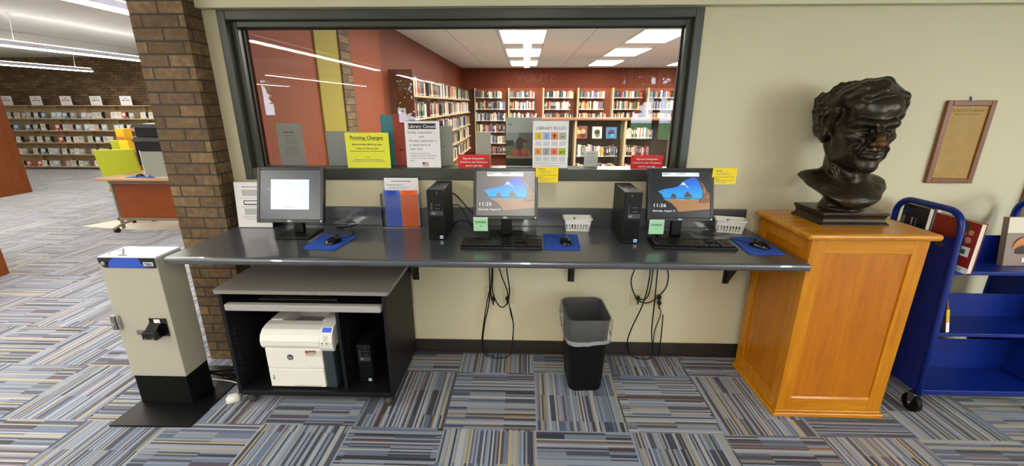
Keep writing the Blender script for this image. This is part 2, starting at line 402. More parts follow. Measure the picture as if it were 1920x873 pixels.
for (x0, x1, z0, z1, y) in [(2.12, 2.22, .9, 2.45, NW), (2.34, 2.86, .9, 2.45, NW), (2.95, 3.35, .9, 2.45, NW), (4.4, 6.3, .5, 2.5, NW), (6.6, 8.5, .5, 2.5, NW), (-11.4, -10.9, 1.2, 2.7, -16.05), (-5.5, -4.3, .9, 2.75, -16.05)]:  # includes the added wide daylight windows at the right
    t = tag(empty('window_%d' % n, ((x0 + x1) / 2, y - .08, z0)), kind='structure'); n += 1
    b = MB(); f = .025; m = MATS['dark_metal']; hw = (x1 - x0) / 2; hh = z1 - z0
    b.box((-hw, -.03, 0), (-hw + f, .03, hh), m); b.box((hw - f, -.03, 0), (hw, .03, hh), m)
    b.box((-hw + f, -.03, 0), (hw - f, .03, f), m); b.box((-hw + f, -.03, hh - f), (hw - f, .03, hh), m)
    if z1 < 2.48: b.box((-hw + f, -.03, .9), (hw - f, .03, 1.2), W)
    if hw > .9: b.box((-.02, -.03, f), (.02, .03, hh - f), m)
    b.build('window_frame', t)
    b = MB(); b.box((-hw + f, -.004, f), (hw - f, .004, hh - f), glass('outer_pane', (.95, .97, .97), .04)); b.build('window_glass', t)
b = MB(); put_text(b, 'STUDY', 0, 0, 0, .19, mat('sign_letters', '#f6efe6', .6), bold=.01, width=.84)
o = b.build('sign_lettering'); o.location = (.256, NW + .009, 2.15); o.rotation_euler = (0, 0, math.pi)
tag(o, 'raised pale word STUDY on the rust wall, seen mirrored in the window', 'sign')

# the big interior window
t = tag(empty('window_1', (0, 0, OZ0)), kind='structure'); FP = MATS['frame_paint']
b = MB(); z = -OZ0
def fb(lo, hi, bev=.004): b.box((lo[0], lo[1], lo[2] + z), (hi[0], hi[1], hi[2] + z), FP, bev)
fb((OX0, -.012, OZ0), (OX0 + .048, .11, OZ1)); fb((OX1 - .048, -.012, OZ0), (OX1, .11, OZ1))
fb((OX0 + .048, -.012, OZ1 - .05), (OX1 - .048, .11, OZ1)); fb((OX0 + .048, -.012, OZ0), (OX1 - .048, .15, 1.296))
fb((OX0 + .048, .03, 1.296), (OX0 + .082, .105, OZ1 - .05)); fb((OX1 - .080, .03, 1.296), (OX1 - .048, .105, OZ1 - .05))
fb((OX0 + .082, .03, OZ1 - .082), (OX1 - .080, .105, OZ1 - .05))
G = mat('gasket_black', '#0c0c0c', .6)
b.box((OX0 + .082, GLASS_Y - .008, 1.296 + z), (OX0 + .090, GLASS_Y + .008, OZ1 - .082 + z), G); b.box((OX1 - .088, GLASS_Y - .008, 1.296 + z), (OX1 - .080, GLASS_Y + .008, OZ1 - .082 + z), G)
b.box((OX0 + .09, GLASS_Y - .008, OZ1 - .09 + z), (OX1 - .088, GLASS_Y + .008, OZ1 - .082 + z), G)
b.build('window_frame', t)
b = MB(); b.poly([(OX0 + .09, GLASS_Y, 1.296 + z), (OX1 - .088, GLASS_Y, 1.296 + z), (OX1 - .088, GLASS_Y, OZ1 - .09 + z), (OX0 + .09, GLASS_Y, OZ1 - .09 + z)], MATS['window_pane'])
b.build('window_glass', t)

# ------------------------------------------------------------------ lights
mat('pendant_shell', '#cfcbd6', .4, metal=.3)
mat('pendant_glow', '#fffcee', .5, emit=E_PENDANT_DOWN); mat('pendant_uplight', '#fffdf8', .5, emit=E_PENDANT_UP)
mat('troffer_glow', '#fffaf0', .5, emit=E_TROFFER); mat('troffer_side', '#fdf6ea', .5, emit=E_TROFFER * .55)
def pendant(x, y0, y1, label, group):
    L = y1 - y0; t = thing('pendant_light', label, 'light', (x, y0, 2.40), 0, group)
    b = MB(); b.prism([(-.055, .012), (.055, .012), (.045, .065), (.03, .075), (-.03, .075), (-.045, .065)], 'y', 0, L, MATS['pendant_shell']); b.build('housing', t)
    b = MB(); b.prism([(-.05, 0), (.05, 0), (.055, .0115), (-.055, .0115)], 'y', .012, L - .012, MATS['pendant_glow']); b.build('diffuser', t)
    b = MB(); b.box((-.028, .02, .0755), (.028, L - .02, .080), MATS['pendant_uplight']); b.build('uplight', t)
    for q in (.35, L - .35):
        b = MB(); b.cyl((0, q, .075), (0, q + .02, .25), .004, m=MATS['white_plastic'], n=6); b.tube([(0, q + .02, .25), (.015, q + .02, .33), (0, q + .02, .4198)], .004, MATS['white_plastic'], 6)
        b.cyl((0, q + .02, .405), (0, q + .02, .4198), .03, m=MATS['white_plastic'], n=12); b.build('suspension_cable', t)
rows = [(-3.27, 'row nearest the pillar'), (-6.72, 'middle row'), (-10.05, 'row farthest from the pillar')]
segs = [(2.9, 7.55, 'ending before the media shelves'), (-2.2, 2.5, 'level with the brick pillar'), (-7.25, -2.6, 'mirrored in the window'), (-11.9, -8.75, 'two lengths behind the camera'), (-15.9, -12.1, 'close to the far windows')]
for x, rn in rows:
    for y0, y1, sn in segs: pendant(x, y0, y1, 'white tube light in the %s, %s' % (rn, sn), 'hanging tube lights')
pendant(.06, -6.6, -2.1, 'long white tube light behind the camera, in line with the computer counter', 'hanging tube lights')
pendant(3.43, -6.6, -2.1, 'long white tube light behind the camera, in line with the book cart', 'hanging tube lights')
pendant(6.8, -6.6, -2.1, 'added unseen long white tube light nearest the two large added windows', 'hanging tube lights')  # extra lamp out of view, added to brighten the right side
n = 0
for i, x in enumerate((0.0, 1.86, 3.75)):
    for j, y in enumerate((1.3, 3.27, 5.14, 7.25)):
        t = thing('ceiling_light', 'square-framed white ceiling panel of the study, %s row, %s' % (('left', 'middle', 'right')[i], ('over the window', 'second from the window', 'third from the window', 'over the back shelves')[j]), 'light', (x, y, 2.58), 0, 'study ceiling panels')
        b = MB(); m = MATS['white_plastic']
        b.box((-.32, 0, 0), (-.30, 1.22, .018), m); b.box((.30, 0, 0), (.32, 1.22, .018), m); b.box((-.30, 0, 0), (.30, .02, .018), m); b.box((-.30, 1.20, 0), (.30, 1.22, .018), m); b.build('frame', t)
        b = MB(); b.prism([(-.30, .012), (-.12, .006), (.12, .006), (.30, .012), (.30, .018), (-.30, .018)], 'y', .02, 1.2, MATS['troffer_glow']); b.build('diffuser', t)

# ------------------------------------------------------------------ trees outside the windows behind the camera
mat('leaf_green', '#3f7a34', .6, noise=.3, nscale=3); mat('bark', '#5b4a3a', .9)
def tree(x, y, h, label, seed):
    rr = random.Random(seed); t = thing('tree', label, 'tree', (x, y, 0), 0, 'trees outside the front windows')
    b = MB(); b.tube([(0, 0, 0), (.05, .02, h * .3), (-.04, .05, h * .55), (0, 0, h * .8)], [.16, .13, .09, .04], MATS['bark'], 8); b.build('trunk', t)
    b = MB()
    for k in range(2600):
        a = rr.uniform(0, 6.28); ph = rr.uniform(-1, 1); q = rr.uniform(.5, 1) ** .5 * h * .36
        c = Vector((q * math.cos(a) * math.sqrt(1 - ph * ph), q * math.sin(a) * math.sqrt(1 - ph * ph), h * .62 + q * ph * 1.1))
        m = Matrix.Translation(c) @ Matrix.Rotation(rr.uniform(0, 6.28), 4, Vector((rr.uniform(-1, 1), rr.uniform(-1, 1), rr.uniform(.1, 1))).normalized())
        s = rr.uniform(.10, .2)
        b.raw([(-s, 0, 0), (0, -s * .5, 0), (s, 0, .02), (0, s * .5, 0)], [(0, 1, 2, 3)], MATS['leaf_green'], mtx=m)
    b.build('foliage', t)
tree(2.4, -11.0, 4.2, 'leafy green tree outside the windows nearest the study sign', 1)
tree(6.4, -12.5, 5.0, 'tall leafy green tree outside, right of the study sign', 2)
tree(-5.2, -19.0, 4.6, 'broad green tree outside the larger far window', 3)
tree(-11.2, -19.0, 4.2, 'green tree outside the narrow far window', 4)
b = MB(); b.box((-30, -40, -.06), (15, -16.4, -.052), mat('lawn', '#5d8a45', .9, noise=.2, nscale=4)); b.box((-1.7, -16.4, -.06), (15, -7.2, -.052), MATS['lawn']); struct(b, 'ground')
# ------------------------------------------------------------------ shelving and books
mat('shelf_tan', '#c0a882', .55); mat('shelf_wood', '#5c2f1a', .5); mat('shelf_back_rust', '#8a4020', .7)
wood_mat('orange_oak', '#6e3205', '#824108', 'Z', .6, .45)
def bookcase(name, label, w, h, d, zs, loc, rz, group, back=None, top=None, toph=.03, wood=None, lip=.03, inset=0.):
    t = thing(name, label, 'bookcase', loc, rz, group); m = wood or MATS['shelf_tan']
    for s in (0, w - .02):
        b = MB(); b.box((s + .0005, inset, 0), (s + .0195, d, h), m, .002); b.build('side_panel', t)
    b = MB(); b.box((.02, d - .012, 0), (w - .02, d - .002, h), back or MATS['shelf_tan']); b.build('back_panel', t)
    for z in zs:
        b = MB(); b.box((.0205 if not inset else .0003, 0, z - lip), (w - .0205 if not inset else w - .0003, inset or d - .0125, z), m, .002)
        if inset: b.box((.0205, inset, z - lip), (w - .0205, d - .0125, z), m); b.build('shelf', t)
    if top:
        b = MB(); b.box((-.0, -.01, h + .0005), (w, d, h + toph), top, .003); b.build('top_panel', t)
    return t
BK = [mat('cover_' + n, c, .5) for n, c in [('black', '#1c1a1c'), ('navy', '#26334f'), ('cream', '#d9d0b8'), ('white', '#e6e2dc'), ('maroon', '#5e2428'), ('red', '#a8352c'), ('brown', '#5a4230'), ('grey', '#7d7b78'), ('teal', '#3b7a80'), ('green', '#4b6a48'), ('tan', '#b08d5c'), ('yellow', '#d5b13a'), ('pink', '#c98a8a'), ('blue', '#4f78a8'), ('orange', '#c66a2c')]]
BN = [m.name[6:] for m in BK]; BW = [9, 5, 7, 9, 5, 3, 6, 5, 2, 3, 4, 2, 2, 3, 1]
mat('book_pages', '#ddd6c4', .8)
_bmesh_cache = {}
def book_mesh(ci):
    if ci in _bmesh_cache: return _bmesh_cache[ci]
    b = MB(); c = BK[ci]
    b.box((0, 0, 0), (.1, 1, 1), c); b.box((.9, 0, 0), (1, 1, 1), c); b.box((.1, 0, 0), (.9, .06, 1), c)
    b.box((.1, .06, .01), (.9, .97, .985), MATS['book_pages'])
    b.box((.15, -.004, .04), (.85, 0, .14), MATS['cover_white'])           # spine label
    b.box((.25, -.003, .45), (.75, 0, .85), BK[(ci * 5 + 2) % len(BK)])     # printed title block
    me = bpy.data.meshes.new('book'); b.bm.to_mesh(me); b.bm.free()
    for q in b.mats: me.materials.append(q)
    _bmesh_cache[ci] = me; return me
ORD = ['zeroth', 'first', 'second', 'third', 'fourth', 'fifth', 'sixth', 'seventh', 'eighth']
TENS = ['', 'tenth', 'twentieth', 'thirtieth', 'fortieth']; TEEN = ['tenth', 'eleventh', 'twelfth', 'thirteenth', 'fourteenth', 'fifteenth', 'sixteenth', 'seventeenth', 'eighteenth', 'nineteenth']; TY = ['', '', 'twenty', 'thirty', 'forty']
def ordn(k):
    o = ORD + ['ninth']
    return o[k] if k < 10 else (TEEN[k - 10] if k < 20 else (TENS[k // 10] if k % 10 == 0 else TY[k // 10] + '-' + o[k % 10]))
BOOKS = []   # (score, loc, rz, dims, colour, label, group)
def fill_row(base, rz, w, z, hmax, rr, where, group, vis=1.0, full=.85, start=0.0, depth=.15, thick=(.018, .042), skip=None):
    """a row of standing books; base = front-left corner of the bay in world space"""
    x = start + .03; k = 0; end = start + .03 + (w - .06 - start) * full
    c, s = math.cos(rz), math.sin(rz)
    while x < end:
        t = rr.uniform(*thick); h = hmax * rr.uniform(.74, .97); ci = rr.choices(range(len(BK)), BW)[0]; off = .01 + rr.uniform(0, .02)
        if skip and skip[0] < x < skip[1]: x += t; continue
        k += 1
        loc = (base[0] + c * x - s * off, base[1] + s * x + c * off, z + .001)
        dist = (Vector(loc) - CAM).length; n = Vector((s, -c, 0)); vd = (CAM - Vector(loc)).normalized()
        score = vis * t * h * max(.15, n.dot(vd) + .3) / dist ** 2
        BOOKS.append((score, loc, rz, (t - .0012, depth * rr.uniform(.85, 1.05), h), ci, '%s-spined book, %s on the %s' % (BN[ci], ordn(k), where), group))
        x += t + (rr.uniform(0, .002) if rr.random() < .9 else .01)
# study: back wall, five bays (front plane y = 8.85)
ZB = [2.08 - .25, 1.54, 1.25, .955, .66, .37, .09]
rr = random.Random(11)
for i in range(6):
    x0 = -1.30 + i * .905
    bookcase('wall_bookcase', 'tan metal wall shelving on the study back wall, %s bay from its left end' % ORD[i + 1], .905, 2.09, .30, ZB, (x0, 8.95, 0), 0, 'back wall shelving', back=MATS['shelf_back_rust'], lip=.025)
    for j, z in enumerate(ZB[:6]):
        if j >= 4 and i > 1: continue
        hm = (2.08 - ZB[0] if j == 0 else ZB[j - 1] - z) - .045
        fill_row((x0, 8.95), 0, .905, z, min(hm, .235), rr, '%s shelf, %s back wall bay' % (ORD[j + 1], ORD[i + 1]), 'books on the study back wall', vis=(1. if j < 3 or i == 0 else .15), full=rr.uniform(.72, .9) if j < 2 else rr.uniform(.8, .97))
# study: left wall, six bays seen at an angle (front plane x = -1.36)
ZL = [1.79, 1.50, 1.20, .92, .62, .33, .08]
for i in range(6):
    y0 = 2.92 + i * .93
    bookcase('wall_bookcase', 'tan metal wall shelving on the study left wall, %s bay from the window' % ORD[i + 1], .93, 2.06, .28, ZL, (-1.36, y0, 0), math.pi / 2, 'left wall shelving', back=MATS['shelf_back_rust'], lip=.02, inset=.2)
    for j, z in enumerate(ZL[:5]):
        hm = (.255 if j == 0 else ZL[j - 1] - z - .045)
        fill_row((-1.36, y0), math.pi / 2, .93, z, min(hm, .235), rr, '%s shelf, %s left wall bay' % (ORD[j + 1], ORD[i + 1]), 'books on the study left wall', vis=(1.0 if j < 4 else .3), full=rr.uniform(.75, .95))
b = MB(); b.box((-1.6495, 2.885, 0), (-1.355, 2.915, 2.09), MATS['shelf_wood'], .003); o = b.build('end_panel', origin=(-1.5, 2.9, 0))
tag(o, 'dark wood end panel closing the left wall shelving', 'panel')
# study: free-standing low bookcase with a wooden top
ZM = [1.08, .745, .40, .09]
for i in range(3):
    x0 = .06 + i * .90
    t = bookcase('display_bookcase', ['low tan bookcase behind the library rules sign', 'low tan bookcase showing face-out picture books', 'low tan bookcase behind the right red notice'][i], .90, 1.405, .32, ZM, (x0, 5.30, 0), 0, 'low bookcases in the middle of the study', back=mat('shelf_dark_back', '#3a2c22', .8), lip=.03)
b = MB(); b.box((.02, 5.26, 1.4065), (2.80, 5.66, 1.445), mat('shelf_top_wood', '#9a6238', .4), .006); o = b.build('bookcase_top', origin=(1.4, 5.45, 1.4065))
tag(o, 'long brown wooden top lying across the low bookcases', 'shelf top')
for i in range(3):
    x0 = .06 + i * .9
    for j in (1, 2):
        fill_row((x0, 5.33), 0, .90, ZM[j], .225, rr, '%s shelf, %s low bookcase' % (ORD[j + 1], ORD[i + 1]), 'books in the low bookcases', vis=(1.2 if j == 1 else .4), full=.9 if i != 2 else .5, depth=.2)
fill_row((.06 + 1.8, 5.33), 0, .90, ZM[0], .20, rr, 'top shelf, third low bookcase', 'books in the low bookcases', vis=1.5, full=.55, depth=.2)
BOOKS.sort(key=lambda q: -q[0])
for sc_, loc, rz, d, ci, lab, grp in BOOKS[:300]:
    o = bpy.data.objects.new('book', book_mesh(ci)); COL.objects.link(o); o.location = loc; o.rotation_euler = (0, 0, rz); o.scale = d
    tag(o, lab, 'book', grp)
b = MB(); b2 = MB(); b3 = MB()
for sc_, loc, rz, d, ci, lab, grp in BOOKS[300:]:
    q = b if 'left wall' in grp else (b2 if 'back wall' in grp else b3)
    M = Matrix.Translation(loc) @ Matrix.Rotation(rz, 4, 'Z')
    q.box((0, 0, 0), d, BK[ci], mtx=M); q.box((d[0] * .15, -.001, d[2] * .04), (d[0] * .85, .0, d[2] * .15), MATS['cover_white'], mtx=M)
    q.box((d[0] * .1, .01, d[2] - .0005), (d[0] * .9, d[1] * .96, d[2] + .0008), MATS['book_pages'], mtx=M)
for q, wname in ((b, 'left'), (b2, 'back'), (b3, '')):
    if len(q.bm.verts): tag(q.build('books'), ('remaining rows of small book spines on the study %s wall shelving' % wname) if wname else 'remaining rows of small book spines in the low bookcases', 'books', kind='stuff')
# face-out picture books on the middle display shelf
def faceout(x, w, h, cols, label, z=ZM[0]):
    t = thing('picture_book', label, 'book', (x, 5.36, z + .001), 0, 'face-out picture books'); M = Matrix.Rotation(math.radians(-8), 4, 'X')
    b = MB(); b.box((-w / 2, 0, 0), (w / 2, .018, h), MATS['book_pages'], mtx=M); b.build('pages', t)
    b = MB(); b.box((-w / 2 - .003, -.004, -.0), (w / 2 + .003, 0, h + .003), mat('pb_' + cols[0], cols[0], .4), mtx=M)
    b.ell((0, -.005, h * .55), (w * .3, .006, h * .22), mat('pb_' + cols[1], cols[1], .5)); b.ell((w * .05, -.004, h * .3), (w * .22, .006, h * .2), mat('pb_' + cols[2], cols[2], .5)); b.build('cover', t)
    return t
faceout(1.10, .16, .22, ('#7d2f3a', '#d9a05c', '#4a2430'), 'maroon face-out picture book, leftmost on the display shelf')
faceout(1.36, .17, .21, ('#cfcabb', '#33343c', '#6a6f4a'), 'pale face-out picture book with a dark figure on the display shelf')
faceout(1.62, .19, .20, ('#2f6f9e', '#3a2a3a', '#4e9ac0'), 'blue face-out picture book, right end of the display shelf')
faceout(1.02, .12, .20, ('#c98f3c', '#e0c090', '#8a4a2c'), 'ochre face-out book leaning beside the maroon one')

# ------------------------------------------------------------------ media shelving on the far brick wall
ZC = [1.335, 1.035, .725, .42, .10]
UNIT = .79; X0 = -13.02 - UNIT
CASES = [mat('case_' + n, c, .45) for n, c in [('white', '#e8e4e2'), ('pale_blue', '#aebccc'), ('cream', '#d8cdb8'), ('black', '#15151a'), ('red', '#c8402f'), ('salmon', '#d89c88'), ('grey', '#9a9ca3'), ('blue', '#5f86ad')]]
CNM = [m.name[5:].replace('_', ' ') for m in CASES]; CW = [8, 5, 6, 7, 2, 2, 4, 1]
_cm = {}
def case_mesh(ci):
    if ci in _cm: return _cm[ci]
    b = MB(); b.box((0, 0, 0), (1, 1, 1), CASES[ci], 0)
    b.box((.15, -.02, .35), (.85, 0, .85), CASES[(ci + 2) % 3] if ci != 3 else CASES[3]); b.box((.1, -.02, .06), (.5, 0, .2), CASES[0])
    me = bpy.data.meshes.new('media_case'); b.bm.to_mesh(me); b.bm.free()
    for q in b.mats: me.materials.append(q)
    _cm[ci] = me; return me
rr = random.Random(5)
for u in range(7):
    x0 = X0 + u * UNIT
    bookcase('media_shelving', 'low tan media shelving on the brick wall, %s unit from the left' % ORD[u + 1], UNIT, 1.635, .32, ZC, (x0, 8.29, 0), 0, 'media shelving', lip=.03, inset=.2, toph=.02, top=MATS['shelf_tan'])
    for j, z in enumerate(ZC):
        x = x0 + .04; k = 0; lastc = 3
        while x < x0 + UNIT - .16:
            ci = 3 if (k and lastc != 3 and rr.random() < .55) else rr.choices((0, 1, 2, 4, 5, 6, 7), (8, 5, 6, 2, 2, 4, 1))[0]; w_ = .07 if ci == 3 else rr.uniform(.12, .15); lastc = ci
            if j == 4 and rr.random() < .3: x += .15; continue
            k += 1
            o = bpy.data.objects.new('media_case', case_mesh(ci)); COL.objects.link(o); o.location = (x, 8.30, z + .001); o.scale = (w_ - .004, .03, rr.uniform(.14, .16)); o.rotation_euler = (math.radians(-6), 0, 0)
            tag(o, '%s media case, %s on the %s shelf of the %s media unit' % (CNM[ci], ordn(k), ORD[j + 1], ORD[u + 1]), 'media case', 'media cases on the brick wall')
            x += w_
    cx = x0 + UNIT * .62
    t = thing('category_sign', 'white category card standing on the %s media unit from the left' % ORD[u + 1], 'sign', (cx, 8.36, 1.656), 0, 'white cards on the media shelving')
    b = MB(); b.box((-.15, 0, 0), (.15, .004, .225), MATS['paper_white']); b.box((-.15, 0.004, 0), (.15, .06, .003), MATS['clear_acrylic']); b.build('card', t)
    b = MB(); dashes(b, -.04, .05, -.001, .17, .014, MATS['ink_grey'], u); dashes(b, -.10, .10, -.001, .12, .024, MATS['ink_grey'], u + 9); b.build('lettering', t)
# wooden shelf ranges of the open area, their end panels facing the aisle
def shelf_range(x, y0, y1, h, label):
    t = thing('shelf_range', label, 'bookcase', (x, y0, 0))
    b = MB(); b.box((-.03, 0, 0), (0, y1 - y0, h), MATS['orange_oak'], .003); b.build('end_panel', t)
    b = MB(); b.box((-1.0, .05, .05), (-.031, y1 - y0 - .05, h - .08), MATS['shelf_tan']); b.build('carcass', t)
    b = MB(); b.box((-1.0, .0, h - .079), (-.031, y1 - y0, h - .05), MATS['shelf_tan'], .003); b.build('top_panel', t)
    b = MB(); b.box((-.0005, y1 - y0 - .35, h - .25), (.003, y1 - y0 - .1, h - .08), MATS['paper_white']); b.build('range_card', t)
shelf_range(-9.82, 4.3, 5.42, 1.90, 'orange wood-ended bookshelf near the far media shelving')
shelf_range(-5.30, .35, 1.30, .95, 'orange wood-ended bookshelf at the left edge, nearest the camera')
# ------------------------------------------------------------------ counter
CZ = .935
mat('slate_laminate', '#3c4048', .3, spec=1.0, noise=.10, nscale=120, coat=.6)
mat('bracket_black', '#1a1414', .45)
t = thing('counter', 'long dark slate laminate counter fixed to the wall under the window', 'counter', (-.18, -.33, .895))
def L(p): return (p[0] + .18, p[1] + .33, p[2] - .895)
b = MB(); m = MATS['slate_laminate']
prof = [(-.001, .897), (-.001, CZ), (-.640, CZ), (-.648, .9335), (-.654, .929), (-.657, .922), (-.657, .910), (-.654, .903), (-.648, .8985), (-.640, .897)]
b.prism([(y + .33, z - .895) for y, z in prof], 'x', -1.785 + .18, 1.43 + .18, m, smooth=False); b.build('worktop', t)
b = MB(); b.box(L((-1.785, -.022, CZ + .0005)), L((1.42, -.001, 1.054)), m, .002); b.build('backsplash', t)
for x in (-.685, .352, 1.366):
    b = MB(); q = MATS['bracket_black']
    b.box(L((x - .021, -.006, .55)), L((x + .021, -.001, .8965)), q, .001)
    b.prism([(-.006 + .33, .555 - .895), (-.022 + .33, .555 - .895), (-.25 + .33, .865 - .895), (-.25 + .33, .8905 - .895), (-.006 + .33, .8905 - .895)], 'x', x + .18 - .003, x + .18 + .003, q)
    b.box(L((x - .021, -.36, .891)), L((x + .021, -.006, .8965)), q)
    for z in (.58, .64): b.cyl(L((x, -.006, z)), L((x, -.009, z)), .006, m=MATS['steel'], n=10)
    b.build('bracket', t)

# ------------------------------------------------------------------ monitors
def emis(name, col, e=1.0):
    if name in MATS: return MATS[name]
    m = mat(name, '#000000', .25); bs = m.node_tree.nodes['Principled BSDF']; bs.inputs['Emission Color'].default_value = (*srgb(col), 1); bs.inputs['Emission Strength'].default_value = e * .66
    return m
def emis_grad(name, stops, e=1.0):
    m = mat(name, '#000000', .25); nt = m.node_tree; bs = nt.nodes['Principled BSDF']; tc = nt.nodes.new('ShaderNodeTexCoord'); s = nt.nodes.new('ShaderNodeSeparateXYZ')
    nt.links.new(tc.outputs['Generated'], s.inputs[0]); cr = nt.nodes.new('ShaderNodeValToRGB'); el = cr.color_ramp.elements
    el[0].color = (*srgb(stops[0]), 1); el[1].color = (*srgb(stops[-1]), 1)
    for i, c in enumerate(stops[1:-1]): x = el.new((i + 1) / (len(stops) - 1)); x.color = (*srgb(c), 1)
    nt.links.new(s.outputs[2], cr.inputs[0]); nt.links.new(cr.outputs[0], bs.inputs['Emission Color']); bs.inputs['Emission Strength'].default_value = e * .66
    return m
def monitor(cx, yb, yt, zb, zt, wid, label, art, basex=None, basey=-.235, tilt_z=0.):
    """cx centre, bottom edge at (yb, zb), top edge at (yt, zt)"""
    t = thing('monitor', label, 'monitor', (cx, basey, CZ), tilt_z, None)
    bx = 0 if basex is None else basex - cx
    ang = math.atan2(yt - yb, zt - zb); H = math.hypot(yt - yb, zt - zb)
    P = Matrix.Translation((0, yb - basey, zb - CZ)) @ Matrix.Rotation(-ang, 4, 'X')
    w2 = wid / 2; bz = .017
    b = MB(); m = MATS['screen_bezel']
    b.box((-w2, 0, 0), (-w2 + bz, .03, H), m, .003, P); b.box((w2 - bz, 0, 0), (w2, .03, H), m, .003, P)
    b.box((-w2 + bz, 0, 0), (w2 - bz, .03, .020), m, .003, P); b.box((-w2 + bz, 0, H - bz), (w2 - bz, .03, H), m, .003, P)
    b.box((-w2 + .004, .0301, .004), (w2 - .004, .046, H - .004), MATS['black_plastic'], .006, P)
    b.box((-.12, .046, .06), (.12, .062, H - .05), MATS['black_plastic'], .012, P)
    b.build('housing', t)
    x0, x1, z0, z1 = -w2 + bz, w2 - bz, .020, H - bz
    b = MB(); b.box((x0, .003, z0), (x1, .012, z1), art['bg'], 0, P); b.build('screen', t)
    def uv(u, v): return (x0 + u * (x1 - x0), .0024, z0 + v * (z1 - z0))
    for k, (nm, polys) in enumerate(art['layers']):
        b = MB()
        for mt, pts in polys: b.poly([P @ (Vector(uv(u, v)) - Vector((0, .0003 * (k + 1), 0))) for u, v in pts], mt)
        b.build(nm, t)
    if art.get('text'):
        b = MB()
        for s, u, v, sz, bo, wd in art['text']:
            x, y, z = uv(u, v); put_text(b, s, x, y - .0025, z, sz, art['txt'], bold=bo, align='LEFT', mtx=P, width=wd)
        for (u0, u1, v, h) in art.get('dash', []):
            dashes(b, uv(u0, 0)[0], uv(u1, 0)[0], .0002, uv(0, v)[2], h, MATS['ink_grey'], int(v * 97), P)
        b.build('screen_text', t)
    b = MB(); put_text(b, 'DELL', 0, -.0006, .006, .012, mat('logo_silver', '#d8d8da', .3), bold=.03, mtx=P, width=.024)
    b.cyl(P @ Vector((w2 - .012, -.0008, .010)), P @ Vector((w2 - .012, .002, .010)), .003, m=emis('led_white', '#e8f4ff', 1.5), n=10); b.build('logo', t)
    b = MB(); b.box((bx - .03, -.01, .012), (bx + .03, .022, (zb + zt) / 2 - CZ), MATS['black_plastic'], .006)
    b.box((bx - .045, -.005, (zb + zt) / 2 - CZ - .05), (bx + .045, .02, (zb + zt) / 2 - CZ + .04), MATS['black_plastic'], .004); b.build('neck', t)
    b = MB(); b.box((bx - .10, -.10, .0005), (bx + .10, .095, .012), MATS['black_gloss'] if art.get('gb') else MATS['black_plastic'], .006); b.build('base', t)
    return t
ink_w = emis('screen_white_text', '#f4f6f8', 1.0)
art1 = dict(bg=emis('dim_screen', '#4b4d52', .95), layers=[('open_window', [(emis('pale_blue_screen', '#dbe7fb', 1.0), [(.18, .20), (.815, .20), (.815, .81), (.18, .81)])]),
    ('window_print', [(MATS['ink_grey'], [(.42, .245), (.58, .245), (.58, .252), (.42, .252)]), (emis('cursor_white', '#ffffff', 1), [(.14, .61), (.155, .605), (.145, .625)])])])
def cave(bgc, skyc, rock, sand, dark, tag_, time_):
    def U(p): return [((x - 400) / 455, 1 - (y - 85) / 360) for x, y in p]
    sky = emis_grad('screen_sky_' + tag_, skyc)
    opening = U([(455, 243), (500, 226), (580, 213), (610, 200), (640, 170), (680, 146), (715, 132), (745, 140), (770, 175), (785, 215), (795, 250), (790, 285), (786, 296), (500, 293), (484, 265)])
    return dict(bg=emis('screen_bg_' + tag_, bgc, 1.0), txt=ink_w, layers=[
        ('picture_sky', [(sky, opening)]),
        ('picture_sea', [(emis('screen_sea_' + tag_, skyc[0], .55), U([(497, 289), (787, 292), (784, 301), (503, 305)])), (emis('screen_wet_' + tag_, '#9fb4d8', .8), U([(503, 305), (784, 301), (640, 311), (515, 309)]))]),
        ('picture_sand', [(emis('screen_sand_' + tag_, sand, .95), U([(510, 309), (640, 310), (775, 303), (765, 326), (790, 328), (850, 300), (852, 378), (612, 402), (598, 372), (560, 335)])),
                          (emis('screen_rock_' + tag_, rock, .95), U([(762, 152), (800, 185), (826, 240), (852, 262), (852, 325), (800, 334), (768, 328), (786, 300), (797, 262), (790, 210)]))]),
        ('picture_stacks', [(emis('screen_stack_' + tag_, dark, .9), U([(552, 290), (556, 272), (568, 254), (576, 262), (590, 268), (597, 290)])), (MATS['screen_stack_' + tag_], U([(652, 288), (658, 265), (677, 242), (692, 256), (708, 270), (720, 288)])),
                            (MATS['screen_stack_' + tag_], U([(552, 305), (596, 305), (590, 297), (556, 297)])), (MATS['screen_stack_' + tag_], U([(655, 304), (705, 304), (700, 297), (660, 297)])),
                            (emis('screen_cloud_' + tag_, '#dfeeff', .75), U([(622, 196), (640, 168), (655, 176), (668, 190), (655, 198), (640, 192)])), (MATS['screen_cloud_' + tag_], U([(660, 198), (676, 200), (690, 216), (672, 208)])),
                            (emis('screen_rock2_' + tag_, '#a9805a', .8), U([(800, 210), (815, 225), (812, 262), (800, 240)])), (MATS['screen_rock2_' + tag_], U([(826, 270), (842, 282), (836, 300), (822, 288)]))]),
        ('status_bar', [(emis('screen_bar', '#e4f4f8', 1.0), U([(484, 97), (764, 97), (764, 127), (484, 127)]))])],
        text=[(time_, .035, .225, .026, .0, .066), ('Saturday, August 31', .035, .125, .0135, .005, .122)], dash=[(.20, .32, .945, .004), (.43, .57, .945, .004), (.73, .80, .945, .003), (.2, .26, .925, .003)])
art2 = cave('#77716d', ['#3fb8ee', '#49a4ee', '#5a7ce0', '#6a5fce'], '#a08472', '#b29078', '#8b7d78', 'grey', '11:25')
art3 = cave('#1c1c22', ['#23a6ea', '#2493e6', '#2470d8', '#2452c4'], '#7a5238', '#a87848', '#54463c', 'dark', '11:26')
monitor(-1.272, -.375, -.285, 1.045, 1.343, .376, 'black monitor with one pale blue window open, at the left end', art1, basex=-1.30, basey=-.235)
